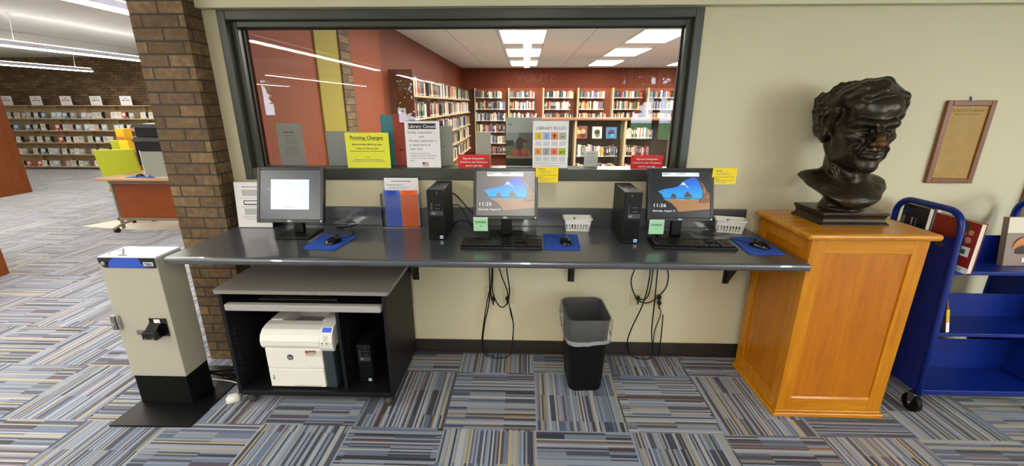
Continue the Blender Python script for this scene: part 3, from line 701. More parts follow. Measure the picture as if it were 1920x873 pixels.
monitor(-.066, -.36, -.29, 1.071, 1.345, .356, 'black middle monitor showing the time over a washed-out beach picture', art2, basey=-.245)
monitor(.889, -.36, -.285, 1.069, 1.348, .357, 'black monitor nearest the pedestal showing the time over a vivid beach picture', art3, basex=.92, basey=-.225)

def card(name, x0, x1, y, z0, z1, col, label, cat, lines, tiltx=0., tape=False, rz=0., dz=0., group=None, rc=0.0, thick=.0012, print_=None, bold=0.0):
    """thin standing or hanging card; lines = (text or None, u centre, v, height, bold, width) in metres from lower left"""
    w, h = x1 - x0, z1 - z0
    t = thing(name, label, cat, ((x0 + x1) / 2, y, z0), rz, group); P = Matrix.Rotation(tiltx, 4, 'X')
    b = MB(); b.box((-w / 2, 0, 0), (w / 2, thick, h), col, 0, P); b.build('sheet', t)
    if lines:
        b = MB(); k = 0
        for ln in lines:
            k += 1; yk = -.0006 - .00004 * k
            if ln[0] == 'dash':
                _, u0, u1, v, hh, mt = ln; dashes(b, -w / 2 + u0, -w / 2 + u1, yk, v, hh, mt, k * 13 + int(w * 1000), P)
            elif ln[0] == 'rect':
                _, u0, u1, v0, v1, mt = ln; b.box((-w / 2 + u0, yk, v0), (-w / 2 + u1, 0, v1), mt, 0, P)
            elif ln[0] == 'poly':
                _, pts, mt = ln; b.poly([P @ Vector((-w / 2 + a, yk, c)) for a, c in pts], mt)
            else:
                s, u, v, sz, bo, wd, mt = ln; put_text(b, s, -w / 2 + u, yk - .0002, v, sz, mt, bold=bo, mtx=P, width=wd)
        b.build(print_ or 'print', t)
    return t
INK, IG = MATS['ink'], MATS['ink_grey']
mat('yellow_card', '#f2d40e', .6); mat('green_card', '#a2d8ac', .6); mat('yellow_paper', '#e9e93e', .6); mat('red_card', '#d8231c', .5); mat('tape_clear', '#c8d2c8', .3)
for (x0, x1, y, z0, z1, lab) in [(.098, .222, -.302, 1.268, 1.352, 'yellow instruction card stuck on the corner of the middle monitor'), (1.055, 1.185, -.298, 1.262, 1.350, 'yellow instruction card stuck on the corner of the monitor nearest the pedestal')]:
    w = x1 - x0
    card('instruction_card', x0, x1, y, z0, z1, MATS['yellow_card'], lab, 'card', [('dash', .015, .05, .073, .003, INK)] + [('dash', .02, w - .04, .062, .0022, IG), ('dash', .02, w - .03, .053, .0022, IG), ('rect', .008, w - .01, .0385, .0400, INK), ('dash', .015, .04, .029, .0028, INK), ('dash', .02, w - .015, .021, .0022, IG), ('dash', .02, w - .05, .012, .0022, IG)], group='yellow cards on the monitors')
for (x0, x1, y, z0, z1, n_) in [(-.243, -.163, -.362, 1.003, 1.082, '2'), (.722, .803, -.366, .996, 1.078, '1')]:
    w = x1 - x0
    card('express_card', x0, x1, y, z0, z1, MATS['green_card'], 'green EXPRESS card taped below the %s' % ('middle monitor' if n_ == '2' else 'monitor nearest the pedestal'), 'card', [('EXPRESS', w / 2, .046, .016, .015, .060, INK), (n_, w / 2, .026, .015, .015, None, INK), ('rect', 0, w, .071, .080, MATS['tape_clear'])], group='green express cards')

# ------------------------------------------------------------------ keyboards, mice, pads
def keyboard(cx, cy_, z, rz, label):
    t = thing('keyboard', label, 'keyboard', (cx, cy_, z), rz, None); w, d = .442, .150
    T = Matrix.Rotation(math.radians(2.5), 4, 'X')
    b = MB(); b.box((-w / 2, -d / 2, .001), (w / 2, d / 2, .016), MATS['black_plastic'], .004, T); b.build('base', t)
    b = MB(); km = mat('key_black', '#0e0e10', .3)
    kx = (w - .02) / 22.5; ky = .0195
    def key(x, y, kw=1., kh=1.): b.box((-w / 2 + .010 + x * kx + .0008, -d / 2 + .012 + y * ky + .0008, .0165), (-w / 2 + .010 + (x + kw) * kx - .0008, -d / 2 + .012 + (y + kh) * ky - .0008, .0235), km, .0015, T, 1)
    for x in (0, 2, 3, 4, 5, 6.5, 7.5, 8.5, 9.5, 11, 12, 13, 14): key(x, 5.4)
    rows_ = [(4, [1] * 13 + [2]), (3, [1.5] + [1] * 12 + [1.5]), (2, [1.75] + [1] * 11 + [2.25]), (1, [2.25] + [1] * 10 + [2.75]), (0, [1.25, 1.25, 1.25, 6.25, 1.25, 1.25, 1.25, 1.25])]
    for y, ws in rows_:
        x = 0
        for ww in ws: key(x, y, ww); x += ww
    for x in (15.25, 16.25, 17.25):
        key(x, 5.4); key(x, 4); key(x, 3); key(x, 0)
    key(16.25, 1)
    for y in range(4, 0, -1):
        for x in (18.5, 19.5, 20.5): key(x, y)
    key(21.5, 4); key(21.5, 2, 1, 2); key(21.5, 0, 1, 2); key(18.5, 0, 2); key(20.5, 0)
    b.build('keys', t); return t
keyboard(-.083, -.402, CZ, 0.0, 'black keyboard in front of the middle monitor')
keyboard(.958, -.375, CZ, -.03, 'black keyboard in front of the monitor nearest the pedestal')
mat('pad_blue', '#1d4fb4', .85, noise=.04, nscale=60)
def rrect(cs, r, n=5):
    out = []; k = len(cs)
    for i in range(k):
        p, a, c = Vector(cs[i]), Vector(cs[i - 1]), Vector(cs[(i + 1) % k]); da = (a - p).normalized(); dc = (c - p).normalized()
        q0, q1 = p + da * r, p + dc * r
        for j in range(n + 1):
            s = j / n; out.append(tuple((q0 * (1 - s) ** 2 + p * 2 * s * (1 - s) + q1 * s * s)))
    return out
def pad(cs, label):
    c = Vector((sum(p[0] for p in cs) / 4, sum(p[1] for p in cs) / 4, CZ))
    b = MB(); b.prism([(x - c.x, y - c.y) for x, y in rrect(cs, .016)], 'z', .0006, .0056, MATS['pad_blue'])
    o = b.build('mouse_pad'); o.location = c; tag(o, label, 'mouse pad')
pad([(-1.150, -.500), (-.968, -.520), (-.938, -.280), (-1.160, -.240)], 'blue mouse pad right of the leftmost monitor')
pad([(.146, -.468), (.340, -.476), (.354, -.208), (.150, -.194)], 'blue mouse pad right of the middle monitor')
pad([(1.206, -.505), (1.390, -.515), (1.402, -.230), (1.232, -.228)], 'blue mouse pad beside the wooden pedestal')
def mouse(x, y, rz, label, tail):
    t = thing('mouse', label, 'mouse', (x, y, CZ + .006), rz)
    b = MB(); rings = []
    prof = [(-.052, .012, .006), (-.048, .022, .014), (-.035, .029, .026), (-.01, .031, .035), (.015, .030, .036), (.038, .026, .028), (.050, .018, .016), (.055, .008, .006)]
    for (yy, hw, hh) in prof: rings.append([(hw * math.cos(a) * (1 if abs(math.cos(a)) < .8 else .97), yy, max(0.0005, hh * math.sin(a))) for a in [math.pi * k / 12 for k in range(13)]] + [(hw * .9 * (1 - 2 * k / 5), yy, .0005) for k in (4, 3, 2, 1)][::-1])
    rings = [r[:13] for r in rings]
    b.loft(rings, MATS['black_gloss']); b.build('body', t)
    b = MB(); b.cyl((-.003, .028, .031), (.003, .028, .031), .008, m=MATS['dark_metal'], n=12); b.build('wheel', t)
    b = MB(); b.tube(tail, .0019, MATS['black_plastic'], 6); b.build('cable', t)
mouse(-1.025, -.400, -.35, 'black mouse on the pad right of the leftmost monitor', [(0, .05, .01), (.0, .07, .006), (.01, .12, .0015), (-.03, .2, -.004), (-.12, .27, -.004)])
mouse(.268, -.370, .12, 'black mouse on the pad right of the middle monitor', [(0, .05, .01), (-.01, .075, .008), (-.05, .13, .0015), (-.13, .15, -.004), (-.2, .17, -.004)])
mouse(1.312, -.405, .65, 'black mouse on the pad beside the wooden pedestal', [(0, .05, .01), (-.0, .08, .008), (.02, .14, .0015), (-.04, .21, -.004), (-.17, .2, -.004), (-.22, .31, -.004)])

# ------------------------------------------------------------------ desktop towers
mat('tower_case', '#0e0e10', .5, spec=.35); mat('logo_plate', '#55565a', .3, metal=.6); mat('sticker_pale', '#cfe2f2', .4)
def tower(x0, x1, yf, yb, label, rz=0., z0=CZ, h=.29, mirror=False):
    w = x1 - x0; t = thing('desktop_computer', label, 'computer', ((x0 + x1) / 2, yf, z0), rz); d = yb - yf
    b = MB(); b.box((-w / 2, .012, .001), (w / 2, d, h), MATS['tower_case'], .003); b.build('case', t)
    b = MB(); b.box((-w / 2, 0, .001), (w / 2, .0119, h), MATS['black_plastic'], .004)
    for k in range(22): b.box((-w / 2 + .006, -.0008, .02 + k * .0052), (w / 2 - .006, .0002, .0226 + k * .0052), MATS['black_matte'])
    b.build('front_bezel', t)
    s = -1 if mirror else 1
    b = MB(); b.box((-w / 2 + .012 if not mirror else -w / 2 + .022, -.002, .145), (w / 2 - .006, -.0005, .17), MATS['logo_plate'])
    cx = -.012; n = 20
    b.tube([(cx + .011 * math.cos(a), -.0025, .1575 + .009 * math.sin(a)) for a in [2 * math.pi * k / n for k in range(n)]], .0012, MATS['steel'], 5, closed=True)
    put_text(b, 'DELL', cx, -.0026, .1545, .0075, MATS['logo_silver'], bold=.03); b.build('logo', t)
    pm = MATS['steel']
    for i, (px_, pz) in enumerate([(-.022, .21), (-.022, .196), (.003, .205), (.018, .205), (-.022, .182), (.003, .182), (.018, .182)]):
        b = MB()
        if i < 2 or i == 4: b.tube([(px_ + .0045 * math.cos(a), -.001, pz + .0045 * math.sin(a)) for a in [2 * math.pi * k / 10 for k in range(10)]], .0009, pm, 4, closed=True)
        else: b.box((px_ - .0045, -.0015, pz - .0015), (px_ + .0045, -.0003, pz + .0015), pm)
        b.build('port', t)
    b = MB(); b.cyl((s * .01, -.001, h - .018), (s * .01, .002, h - .018), .0035, m=pm, n=10); b.build('power_button', t)
    b = MB(); b.box((w / 2 - .030, -.0016, .008), (w / 2 - .012, -.0003, .026), MATS['sticker_pale']); b.box((w / 2 - .026, -.002, .013), (w / 2 - .016, -.0015, .021), mat('sticker_blue', '#5f8fc4', .4)); b.build('sticker', t)
    return t
tower(-.507, -.412, -.318, -.028, 'small black desktop computer left of the middle monitor')
tower(.583, .678, -.352, -.062, 'small black desktop computer left of the monitor nearest the pedestal', mirror=True)

# ------------------------------------------------------------------ baskets
def basket(cx, cy_, rz, label):
    t = thing('pencil_basket', label, 'basket', (cx, cy_, CZ), rz); m = mat('basket_white', '#f6f4f0', .4)
    w0, d0, w1, d1, h = .070, .038, .080, .050, .078
    b = MB(); b.box((-w0, -d0, .001), (w0, d0, .005), m)
    def wall(p0, p1, q0, q1, n_):
        # p bottom edge, q top edge; slats between solid bands
        p0, p1, q0, q1 = map(Vector, (p0, p1, q0, q1)); th = Vector((0, 0, 0))
        inw = (p1 - p0).cross(Vector((0, 0, 1))).normalized() * -.003
        def quad(u0, u1, v0, v1):
            def P(u, v): return (p0.lerp(p1, u)).lerp(q0.lerp(q1, u), v)
            A = [P(u0, v0), P(u1, v0), P(u1, v1), P(u0, v1)]; B = [a + inw for a in A]
            b.raw(A + B, [(0, 1, 2, 3), (7, 6, 5, 4), (0, 4, 5, 1), (1, 5, 6, 2), (2, 6, 7, 3), (3, 7, 4, 0)], m)
        quad(0, 1, 0, .12); quad(0, 1, .58, 1)
        for k in range(n_ + 1): u = k / n_; quad(max(0, u - .022), min(1, u + .022), .12, .58)
    wall((-w0, -d0, .001), (w0, -d0, .001), (-w1, -d1, h), (w1, -d1, h), 9); wall((w0, d0, .001), (-w0, d0, .001), (w1, d1, h), (-w1, d1, h), 9)
    wall((w0, -d0, .001), (w0, d0, .001), (w1, -d1, h), (w1, d1, h), 5); wall((-w0, d0, .001), (-w0, -d0, .001), (-w1, d1, h), (-w1, -d1, h), 5)
    k = [(-w1 - .005, -d1 - .005), (w1 + .005, -d1 - .005), (w1 + .005, d1 + .005), (-w1 - .005, d1 + .005)]
    b.tube([(x, y, h) for x, y in rrect(k, .012, 4)], .0042, m, 6, closed=True); b.build('basket_body', t)
    return t
basket(.366, -.088, -.02, 'white slotted plastic basket between the middle monitor and the next computer')
basket(1.287, -.098, -.30, 'white slotted plastic basket behind the right edge of the last monitor, tilted')
mat('pencil_wood', '#c98f4a', .5)
for k, (x, y, a, cx_) in enumerate([(.335, -.08, .5, .34), (.36, -.075, -.3, .36), (1.27, -.09, .4, 1.27), (1.30, -.10, -.5, 1.30)]):
    b = MB(); b.cyl((0, 0, .0062), (math.sin(a) * .03 , .012, .074), .0035, m=MATS['pencil_wood'] if k % 2 else MATS['cover_black'], n=6)
    o = b.build('pencil'); o.location = (x, y, CZ); tag(o, ['short black pencil in the basket by the middle monitor', 'short tan pencil in the basket by the middle monitor', 'short black pencil in the tilted basket by the pedestal', 'short tan pencil in the tilted basket by the pedestal'][k], 'pencil')

# ------------------------------------------------------------------ brochure holder and sign stands on the counter
t = thing('brochure_holder', 'clear acrylic brochure holder standing against the backsplash', 'brochure holder', (-.729, -.06, CZ)); A = MATS['clear_acrylic']; E_ = MATS['acrylic_edge']
b = MB(); w = .118
b.box((-w, -.022, .0005), (w, .024, .004), A); b.box((-w, -.026, .004), (w, -.023, .215), A); b.box((-w, .021, .004), (w, .024, .30), A)
b.box((-w - .003, -.026, .004), (-w, .024, .215), A); b.box((w, -.026, .004), (w + .003, .024, .215), A)
b.box((-w, -.0265, .0005), (w, -.0225, .0042), E_); b.box((-w - .003, -.027, .213), (-w + .0, .02, .2165), E_); b.box((w, -.027, .213), (w + .003, .02, .2165), E_); b.build('acrylic_body', t)
def standing(name, cx, y, z, w, h, m, label, cat, lines, group=None, tiltx=-.0): return card(name, cx - w / 2, cx + w / 2, y, z, z + h, m, label, cat, lines, tiltx=tiltx, group=group)
mat('brochure_blue', '#4468dc', .4); mat('brochure_blue_top', '#1b49c8', .4); mat('brochure_orange', '#ff6a10', .4); mat('brochure_orange_dark', '#e2540a', .4)
standing('flyer', -.724, -.045, CZ + .0045, .212, .305, MATS['paper_white'], 'white flyer standing behind the blue and orange brochures', 'flyer', [('dash', .045, .165, .285, .004, INK), ('dash', .015, .12, .262, .003, INK), ('dash', .03, .16, .248, .002, IG), ('dash', .03, .14, .240, .002, IG)])
standing('brochure', -.782, -.068, CZ + .0045, .098, .232, MATS['brochure_blue'], 'blue brochure in the left half of the acrylic holder', 'brochure', [('rect', .018, .075, .185, .230, MATS['brochure_blue_top']), ('dash', .03, .065, .222, .003, INK)] + [('dash', .022, .08, .17 - k * .016, .002, MATS['brochure_blue_top']) for k in range(8)])
standing('brochure', -.675, -.068, CZ + .0045, .102, .232, MATS['brochure_orange'], 'orange brochure in the right half of the acrylic holder', 'brochure', [('dash', .025, .08, .222, .003, MATS['cover_maroon'])] + [('dash', .012, .09, .20 - k * .02, .0025, MATS['brochure_orange_dark']) for k in range(9)])
def lstand(cx, y, z, w, h, label, tiltx=-.09, back=False):
    t = thing('sign_stand', label, 'sign stand', (cx, y, z)); P = Matrix.Rotation(tiltx, 4, 'X')
    b = MB(); b.box((-w / 2 - .003, .003, .001), (w / 2 + .003, .006, h + .004), A, 0, P); b.box((-w / 2 - .003, -.004, .001), (w / 2 + .003, .05, .0035), A)
    b.box((-w / 2 - .003, -.004, .0005), (w / 2 + .003, -.0025, .005), E_); b.box((-w / 2 - .003, .0028, h + .001), (w / 2 + .003, .0062, h + .004), E_, 0, P); b.build('acrylic_body', t); return t
lstand(-1.652, -.105, CZ, .216, .285, 'clear acrylic stand leaning beside the brick pillar')
gp = mat('print_grey', '#b9b8bb', .7); dk = mat('print_dark', '#27333a', .6)
card('instruction_sheet', -1.760, -1.544, -.1045, CZ + .004, CZ + .284, MATS['paper_white'], 'white sheet of printed steps in the stand beside the brick pillar', 'sheet', [('dash', .05, .17, .252, .004, INK), ('rect', .045, .175, .195, .235, gp), ('dash', .03, .19, .182, .0025, IG), ('rect', .05, .175, .140, .168, dk), ('rect', .056, .170, .147, .163, MATS['paper_white']), ('dash', .035, .18, .128, .0025, IG), ('rect', .05, .165, .078, .118, gp), ('dash', .03, .17, .068, .0025, IG), ('dash', .04, .16, .058, .0025, IG), ('dash', .06, .18, .048, .0025, IG)], tiltx=-.09)
b = MB(); b.tube([(.02 * math.cos(a), .02 * math.sin(a), .0035) for a in [2 * math.pi * k / 14 for k in range(14)]], .003, MATS['black_plastic'], 6, closed=True)
b.tube([(.0, .0, .003), (.05, .03, .003), (.09, .10, .003)], .003, MATS['black_plastic'], 6)
o = b.build('coiled_cable'); o.location = (-1.12, -.10, CZ); tag(o, 'small loop of black cable on the counter behind the leftmost monitor', 'cable')

# ------------------------------------------------------------------ signs on the window sill
SZ = 1.2965
Y1 = .020
rl = [('Printing Charges', .134, .175, .030, .016, .205, INK), ('rect', .032, .237, .169, .1705, INK), ('Black & White: $0.25 per page', .134, .140, .0125, .02, .185, INK), ('Color: $1.00 per page', .134, .116, .0125, .02, .135, INK), ('Please pick up color prints at the reference desk', .134, .100, .008, .015, .215, INK),
      ('NOTE', .134, .063, .007, .02, .022, INK), ('dash', .045, .225, .050, .0035, IG), ('dash', .025, .245, .040, .0035, IG)]
card('printing_charges_sign', -1.073, -.800, Y1, SZ, 1.512, MATS['yellow_paper'], 'yellow Printing Charges sign standing on the window sill', 'sign', rl, print_='lettering')
fr, fw, fbl = mat('flag_red', '#b5404a', .6), MATS['paper_white'], mat('flag_blue', '#3b3f6e', .6)
cl = [('rect', .022, .192, .237, .271, INK), ('Library Closed', .107, .2445, .027, .006, .164, MATS['paper_white']), ('Sunday, September 1', .100, .212, .0175, 0, .165, INK), ('and', .100, .187, .0175, 0, .028, INK), ('Monday, September 2', .108, .162, .0175, 0, .170, INK), ('in observance of', .088, .137, .0175, 0, .130, INK), ('Labor Day.', .065, .113, .0175, 0, .080, INK),
      ('The Library will reopen on', .088, .088, .0100, 0, .125, INK), ('Tuesday, September 3 @ 9:00 AM', .108, .073, .0100, 0, .165, INK), ('and we will resume our regular', .101, .058, .0100, 0, .150, INK), ('hours.', .036, .043, .0100, .01, .028, INK),
      ('rect', .097, .137, .012, .036, fw)] + [('rect', .097, .137, .012 + k * .0069, .0155 + k * .0069, fr) for k in range(4)] + [('poly', [(.097, .024), (.113, .024), (.113, .036), (.097, .036)], fbl)]
card('library_closed_sign', -.697, -.483, Y1, SZ, 1.580, MATS['paper_white'], 'white Library Closed sign with a small flag on the window sill', 'sign', cl, print_='lettering')
lstand(-.59, Y1, SZ, .214, .283, 'clear acrylic stand behind the Library Closed sign', tiltx=0)
ic = [mat('icon_%d' % k, c, .6) for k, c in enumerate(['#e4c24a', '#a3b4e0', '#e08a4e', '#b8b3a8', '#e5a15c', '#a9a8b5', '#e58a6c', '#b4c93a'])]
lr = [('LIBRARY RULES', .108, .235, .026, -.004, .178, INK)]
for k in range(8):
    u0 = .012 + (k % 4) * .049; v0 = .176 if k < 4 else .083
    lr.append(('rect', u0, u0 + .043, v0, v0 + .043, ic[k]))
    for q in range(4): lr.append(('dash', u0 + .005, u0 + .040, v0 - .014 - q * .0065, .0022, IG))
lr += [('poly', [(.128, .185), (.134, .185), (.134, .197), (.142, .197), (.1315, .210), (.121, .197), (.128, .197)], mat('arrow_brown', '#4a1c12', .6)), ('rect', .167, .192, .191, .193, INK), ('poly', [(.172, .193), (.186, .193), (.183, .201)], IG), ('poly', [(.032, .187), (.038, .185), (.040, .207), (.036, .209)], mat('icon_ink', '#8a7a30', .6)),
       ('poly', [(.079, .182), (.087, .182), (.087, .207), (.079, .207)], mat('icon_ink2', '#7c8cc0', .6)), ('poly', [(.025, .095), (.042, .095), (.042, .112), (.025, .112)], mat('icon_ink3', '#c97a3c', .6)), ('poly', [(.075, .090), (.082, .090), (.092, .118), (.086, .119)], mat('icon_ink4', '#7d7c88', .6)),
       ('poly', [(.124, .093), (.140, .093), (.143, .107), (.132, .117), (.121, .107)], mat('icon_ink5', '#c8583c', .6)), ('poly', [(.165, .092), (.178, .092), (.178, .108), (.165, .108)], mat('icon_ink6', '#6f8a20', .6)), ('poly', [(.183, .094), (.195, .094), (.195, .110), (.183, .110)], MATS['icon_ink6']),
       ('dash', .012, .200, .033, .002, IG), ('dash', .045, .170, .018, .002, IG)]
card('library_rules_sign', .086, .302, Y1, SZ, 1.583, MATS['paper_white'], 'white LIBRARY RULES poster with eight coloured icons', 'sign', lr, print_='lettering')
lstand(.194, Y1, SZ, .216, .285, 'clear acrylic stand behind the library rules poster', tiltx=0)
for x0, x1, lab in ((-.377, -.180, 'red Express Computers notice above the middle monitor'), (.690, .886, 'red Express Computers notice above the monitor nearest the pedestal')):
    mw = MATS['paper_white']
    card('express_notice', x0, x1, Y1, SZ, 1.3815, MATS['red_card'], lab, 'sign', [('Express Computers', .098, .056, .0155, .02, .130, mw), ('limited to one 15-minute', .098, .034, .0150, .02, .170, mw), ('session per day', .098, .012, .0150, .02, .105, mw)], print_='lettering', group='red notices on the sill')
# things on the study side of the glass
Y2 = .125
def zz(z, y=Y2): return SZ + (z - SZ) * (1 + 0)
card('notice_sheet', -1.556, -1.392, Y2, SZ, 1.563, MATS['grey_paper'], 'grey-backed printed sheet at the left end behind the glass', 'sheet', [('dash', .04, .12, .21, .006, INK), ('dash', .03, .13, .19, .005, IG), ('dash', .05, .12, .175, .005, IG), ('dash', .04, .14, .16, .005, IG), ('dash', .05, .13, .145, .005, IG)] + [('dash', .04, .13, .12 - k * .013, .004, IG) for k in range(5)])
card('blank_sheet', -1.240, -1.055, Y2, SZ, 1.513, mat('pale_grey_paper', '#aeb0b4', .6), 'blank pale grey sheet behind the glass, beside the yellow sign', 'sheet', [])
card('blank_sheet', -.52, -.423, Y2, SZ, 1.548, mat('greenish_paper', '#b4b8ae', .5), 'pale sheet back showing right of the Library Closed sign', 'sheet', [('rect', .03, .045, .12, .126, IG)])
card('small_notice', .418, .505, Y2, SZ, 1.394, MATS['paper_white'], 'small white notice card behind the glass', 'card', [('dash', .015, .07, .083, .003, INK)] + [('dash', .012, .075, .070 - k * .011, .002, IG) for k in range(5)])
card('blank_sheet', -.272, -.178, Y2, SZ, 1.510, mat('cream_paper', '#c9c6ba', .5), 'plain cream sheet above the left red notice', 'sheet', [])
# poster with a child seen from behind
pg, pgr, pv, pdk = mat('poster_top', '#c2c6c6', .5), mat('poster_green', '#6e7550', .6), mat('poster_grey', '#6d6f6c', .6), mat('poster_dark', '#3a3c3a', .6)
sk, ckr, hr_ = mat('poster_skin', '#a97a62', .6), mat('poster_shirt', '#c45a4c', .6), mat('poster_hair', '#3a2c2a', .6)
tb = mat('poster_table', '#b09a7c', .6)
pl = [('rect', 0, .20, .005, .212, pv), ('rect', 0, .08, .15, .212, mat('poster_sky', '#9aa4a6', .6)), ('rect', 0, .20, .06, .135, pgr), ('rect', .0, .05, .13, .165, pdk), ('rect', .14, .20, .09, .20, pv), ('rect', .0, .20, .005, .055, pdk), ('rect', .0, .20, .052, .072, tb),
      ('poly', [(.040, .066), (.048, .105), (.070, .118), (.115, .120), (.140, .105), (.150, .066)], ckr), ('poly', [(.072, .110), (.090, .066), (.098, .066), (.098, .112)], mat('poster_shirt2', '#8c4038', .6)),
      ('poly', [(.066, .112), (.062, .150), (.072, .178), (.095, .184), (.112, .170), (.114, .140), (.105, .114), (.090, .105)], hr_), ('poly', [(.110, .128), (.120, .134), (.118, .155), (.110, .150)], sk), ('poly', [(.140, .105), (.152, .098), (.158, .062), (.146, .058)], tb),
      ('poly', [(.108, .16), (.135, .150), (.14, .157), (.112, .172)], hr_), ('dash', .018, .05, .262, .008, MATS['icon_4'] if False else IG)]
card('child_poster', -.082, .14, Y2 - .02, SZ, 1.600, pg, 'grey poster with a photograph of a child seen from behind', 'poster', pl, print_='picture')
mat('teal_board', '#2d94a8', .5); mat('red_board', '#c8372c', .5)
card('teal_board', -.885, -.775, .144, SZ, 1.615, MATS['teal_board'], 'teal board standing behind the glass beside the red one', 'board', [])
card('red_board', -.800, -.705, .128, SZ, 1.622, MATS['red_board'], 'red board standing behind the Library Closed sign', 'board', [('dash', .03, .07, .10, .01, INK)])
card('white_tag', -.765, -.715, .140, SZ, 1.655, MATS['paper_white'], 'white tag card above the red board behind the glass', 'card', [('rect', .012, .036, .335, .348, IG)])
# ------------------------------------------------------------------ payment kiosk
mat('kiosk_cream', '#b3ad9e', .4); mat('kiosk_top', '#e6e3f2', .15); mat('kiosk_blue', '#2c56c4', .35); mat('kiosk_black', '#16151a', .3)
KX0, KX1, KY0, KY1 = -2.190, -1.878, -.605, -.435
t = thing('payment_kiosk', 'cream and black coin payment kiosk on a black floor plate', 'kiosk', (-2.034, -.52, 0))
def K(x, y, z): return (x + 2.034, y + .52, z)
b = MB(); b.prism([(-2.207 + 2.034, -.786 + .52), (-1.764 + 2.034, -.781 + .52), (-1.755 + 2.034, -.235 + .52), (-2.20 + 2.034, -.235 + .52)], 'z', .001, .012, MATS['black_plastic']); b.build('base_plate', t)
b = MB(); b.box(K(KX0 + .004, KY0 + .004, .0125), K(KX1 - .004, KY1, .1945), MATS['black_matte'], .002); b.build('plinth', t)
b = MB(); c = MATS['kiosk_cream']; b.box(K(KX0, KY0, .195), K(KX1, KY1, .905), c, .003)
b.box(K(KX0 + .004, KY1 + .0005, .30), K(KX1 - .004, KY1 + .004, .86), MATS['steel']); b.build('cabinet', t)
b = MB(); b.box(K(KX0, KY0, .9055), K(KX1, KY1, .918), MATS['kiosk_top'], .003); b.box(K(-2.10, -.585, .9182), K(-2.045, -.575, .9186), MATS['black_matte'])
for x, y in ((-2.165, -.56), (-2.165, -.50)): b.cyl(K(x, y, .918), K(x, y, .921), .006, m=MATS['steel'], n=10)
b.build('top_cover', t)
b = MB(); b.cyl(K(-2.093, -.555, .918), K(-2.095, -.550, .945), .006, m=MATS['chrome'], n=10); b.build('reject_lever', t)
b = MB(); z0, z1 = .858, .9135; y = KY0 - .001 + .52; n_ = 14
pts = [(KX0 + .004, z1), (KX1 - .004, z1), (KX1 - .004, z0 + .005), (KX1 - .008, z0), (KX0 + .035, z0), (KX0 + .02, z0 + .006), (KX0 + .008, z0 + .022), (KX0 + .004, z0 + .035)]
b.prism([(x + 2.034, z) for x, z in pts], 'y', y - .003, y, MATS['kiosk_black'])
bl = [(-2.135 + .045 * (1 - math.cos(a)) - .0, z0 + .001 + (z1 - z0 - .002) * math.sin(a)) for a in [math.pi / 2 * k / 8 for k in range(9)]]
br = [(-1.965 + .05 * (1 - math.cos(a)), z1 - .001 - (z1 - z0 - .004) * math.sin(a)) for a in [math.pi / 2 * k / 8 for k in range(9)]]
b.prism([(x + 2.034, z) for x, z in bl + br], 'y', y - .0045, y - .0031, MATS['kiosk_blue'])
b.box(K(-1.945, KY0 - .0065, .870), K(-1.892, KY0 - .0041, .892), mat('kiosk_badge', '#cfd4d6', .3), .001); put_text(b, 'TBS', -1.9185 + 2.034, KY0 + .52 - .0072, .8745, .018, INK, bold=.03, width=.040)
b.build('header_panel', t)
b = MB(); b.cyl(K(-2.155, KY0 - .004, .884), K(-2.155, KY0 - .016, .884), .012, .010, m=MATS['chrome'], n=16); b.build('knob', t)
b = MB(); b.box(K(-2.203, KY0 - .018, .497), K(-2.176, KY0 + .01, .58), MATS['steel'], .002); b.box(K(-2.174, KY0 - .014, .497), K(-2.162, KY0 - .001, .58), MATS['chrome'], .002); b.cyl(K(-2.190, KY0 - .018, .53), K(-2.190, KY0 - .026, .53), .009, m=MATS['chrome'], n=14); b.build('lock', t)
b = MB(); q = MATS['black_gloss']; b.box(K(-2.000, KY0 - .006, .458), K(-1.905, KY0 - .0005, .565), q, .001); b.box(K(-2.015, KY0 - .055, .459), K(-1.935, KY0 - .0065, .505), q, .004); b.prism([(KY0 + .52 - .0065, .505), (KY0 + .52 - .05, .505), (KY0 + .52 - .0065, .54)], 'x', .034, .095, q)
b.box(K(-2.01, KY0 - .0565, .461), K(-1.945, KY0 - .0552, .466), MATS['chrome']); b.box(K(-1.972, KY0 - .0075, .535), K(-1.938, KY0 - .0062, .560), MATS['paper_white'])
for x in (-1.995, -1.953): b.cyl(K(x, KY0 - .0552, .473), K(x, KY0 - .058, .473), .003, m=MATS['chrome'], n=8)
b.build('coin_return', t)
b = MB(); b.box(K(-2.09, KY0 - .003, .459), K(-2.016, KY0 - .0005, .492), MATS['steel'], .001); b.box(K(-2.088, KY0 - .004, .468), K(-2.017, KY0 - .003, .488), mat('slot_brown', '#7d6f68', .4)); b.build('coin_slot', t)

# cables on the floor by the kiosk
def cable(pts, r, m, label, n_=8, cat='cable', sm=4):
    P = [Vector(p) for p in pts]; out = []
    for i in range(len(P) - 1):
        p0, p1, p2, p3 = P[max(i - 1, 0)], P[i], P[i + 1], P[min(i + 2, len(P) - 1)]
        for k in range(sm):
            s = k / sm; out.append(.5 * ((2 * p1) + (-p0 + p2) * s + (2 * p0 - 5 * p1 + 4 * p2 - p3) * s * s + (-p0 + 3 * p1 - 3 * p2 + p3) * s ** 3))
    out.append(P[-1]); o0 = P[0]
    b = MB(); b.tube([p - o0 for p in out], r, m, n_); o = b.build('power_cable' if 'power' in label else 'cable'); o.location = o0
    if cat: tag(o, label, cat)
    return o
cable([(-1.875, -.44, .06), (-1.80, -.40, .017), (-1.72, -.42, .017), (-1.66, -.38, .006), (-1.62, -.33, .006)], .0035, MATS['white_plastic'], 'thin white cable from the kiosk towards the printer cart')
cable([(-1.90, -.430, .10), (-1.87, -.36, .03), (-1.80, -.31, .02), (-1.75, -.36, .02), (-1.70, -.28, .007), (-1.64, -.25, .007)], .006, MATS['black_plastic'], 'thick black power cable bundled behind the kiosk')
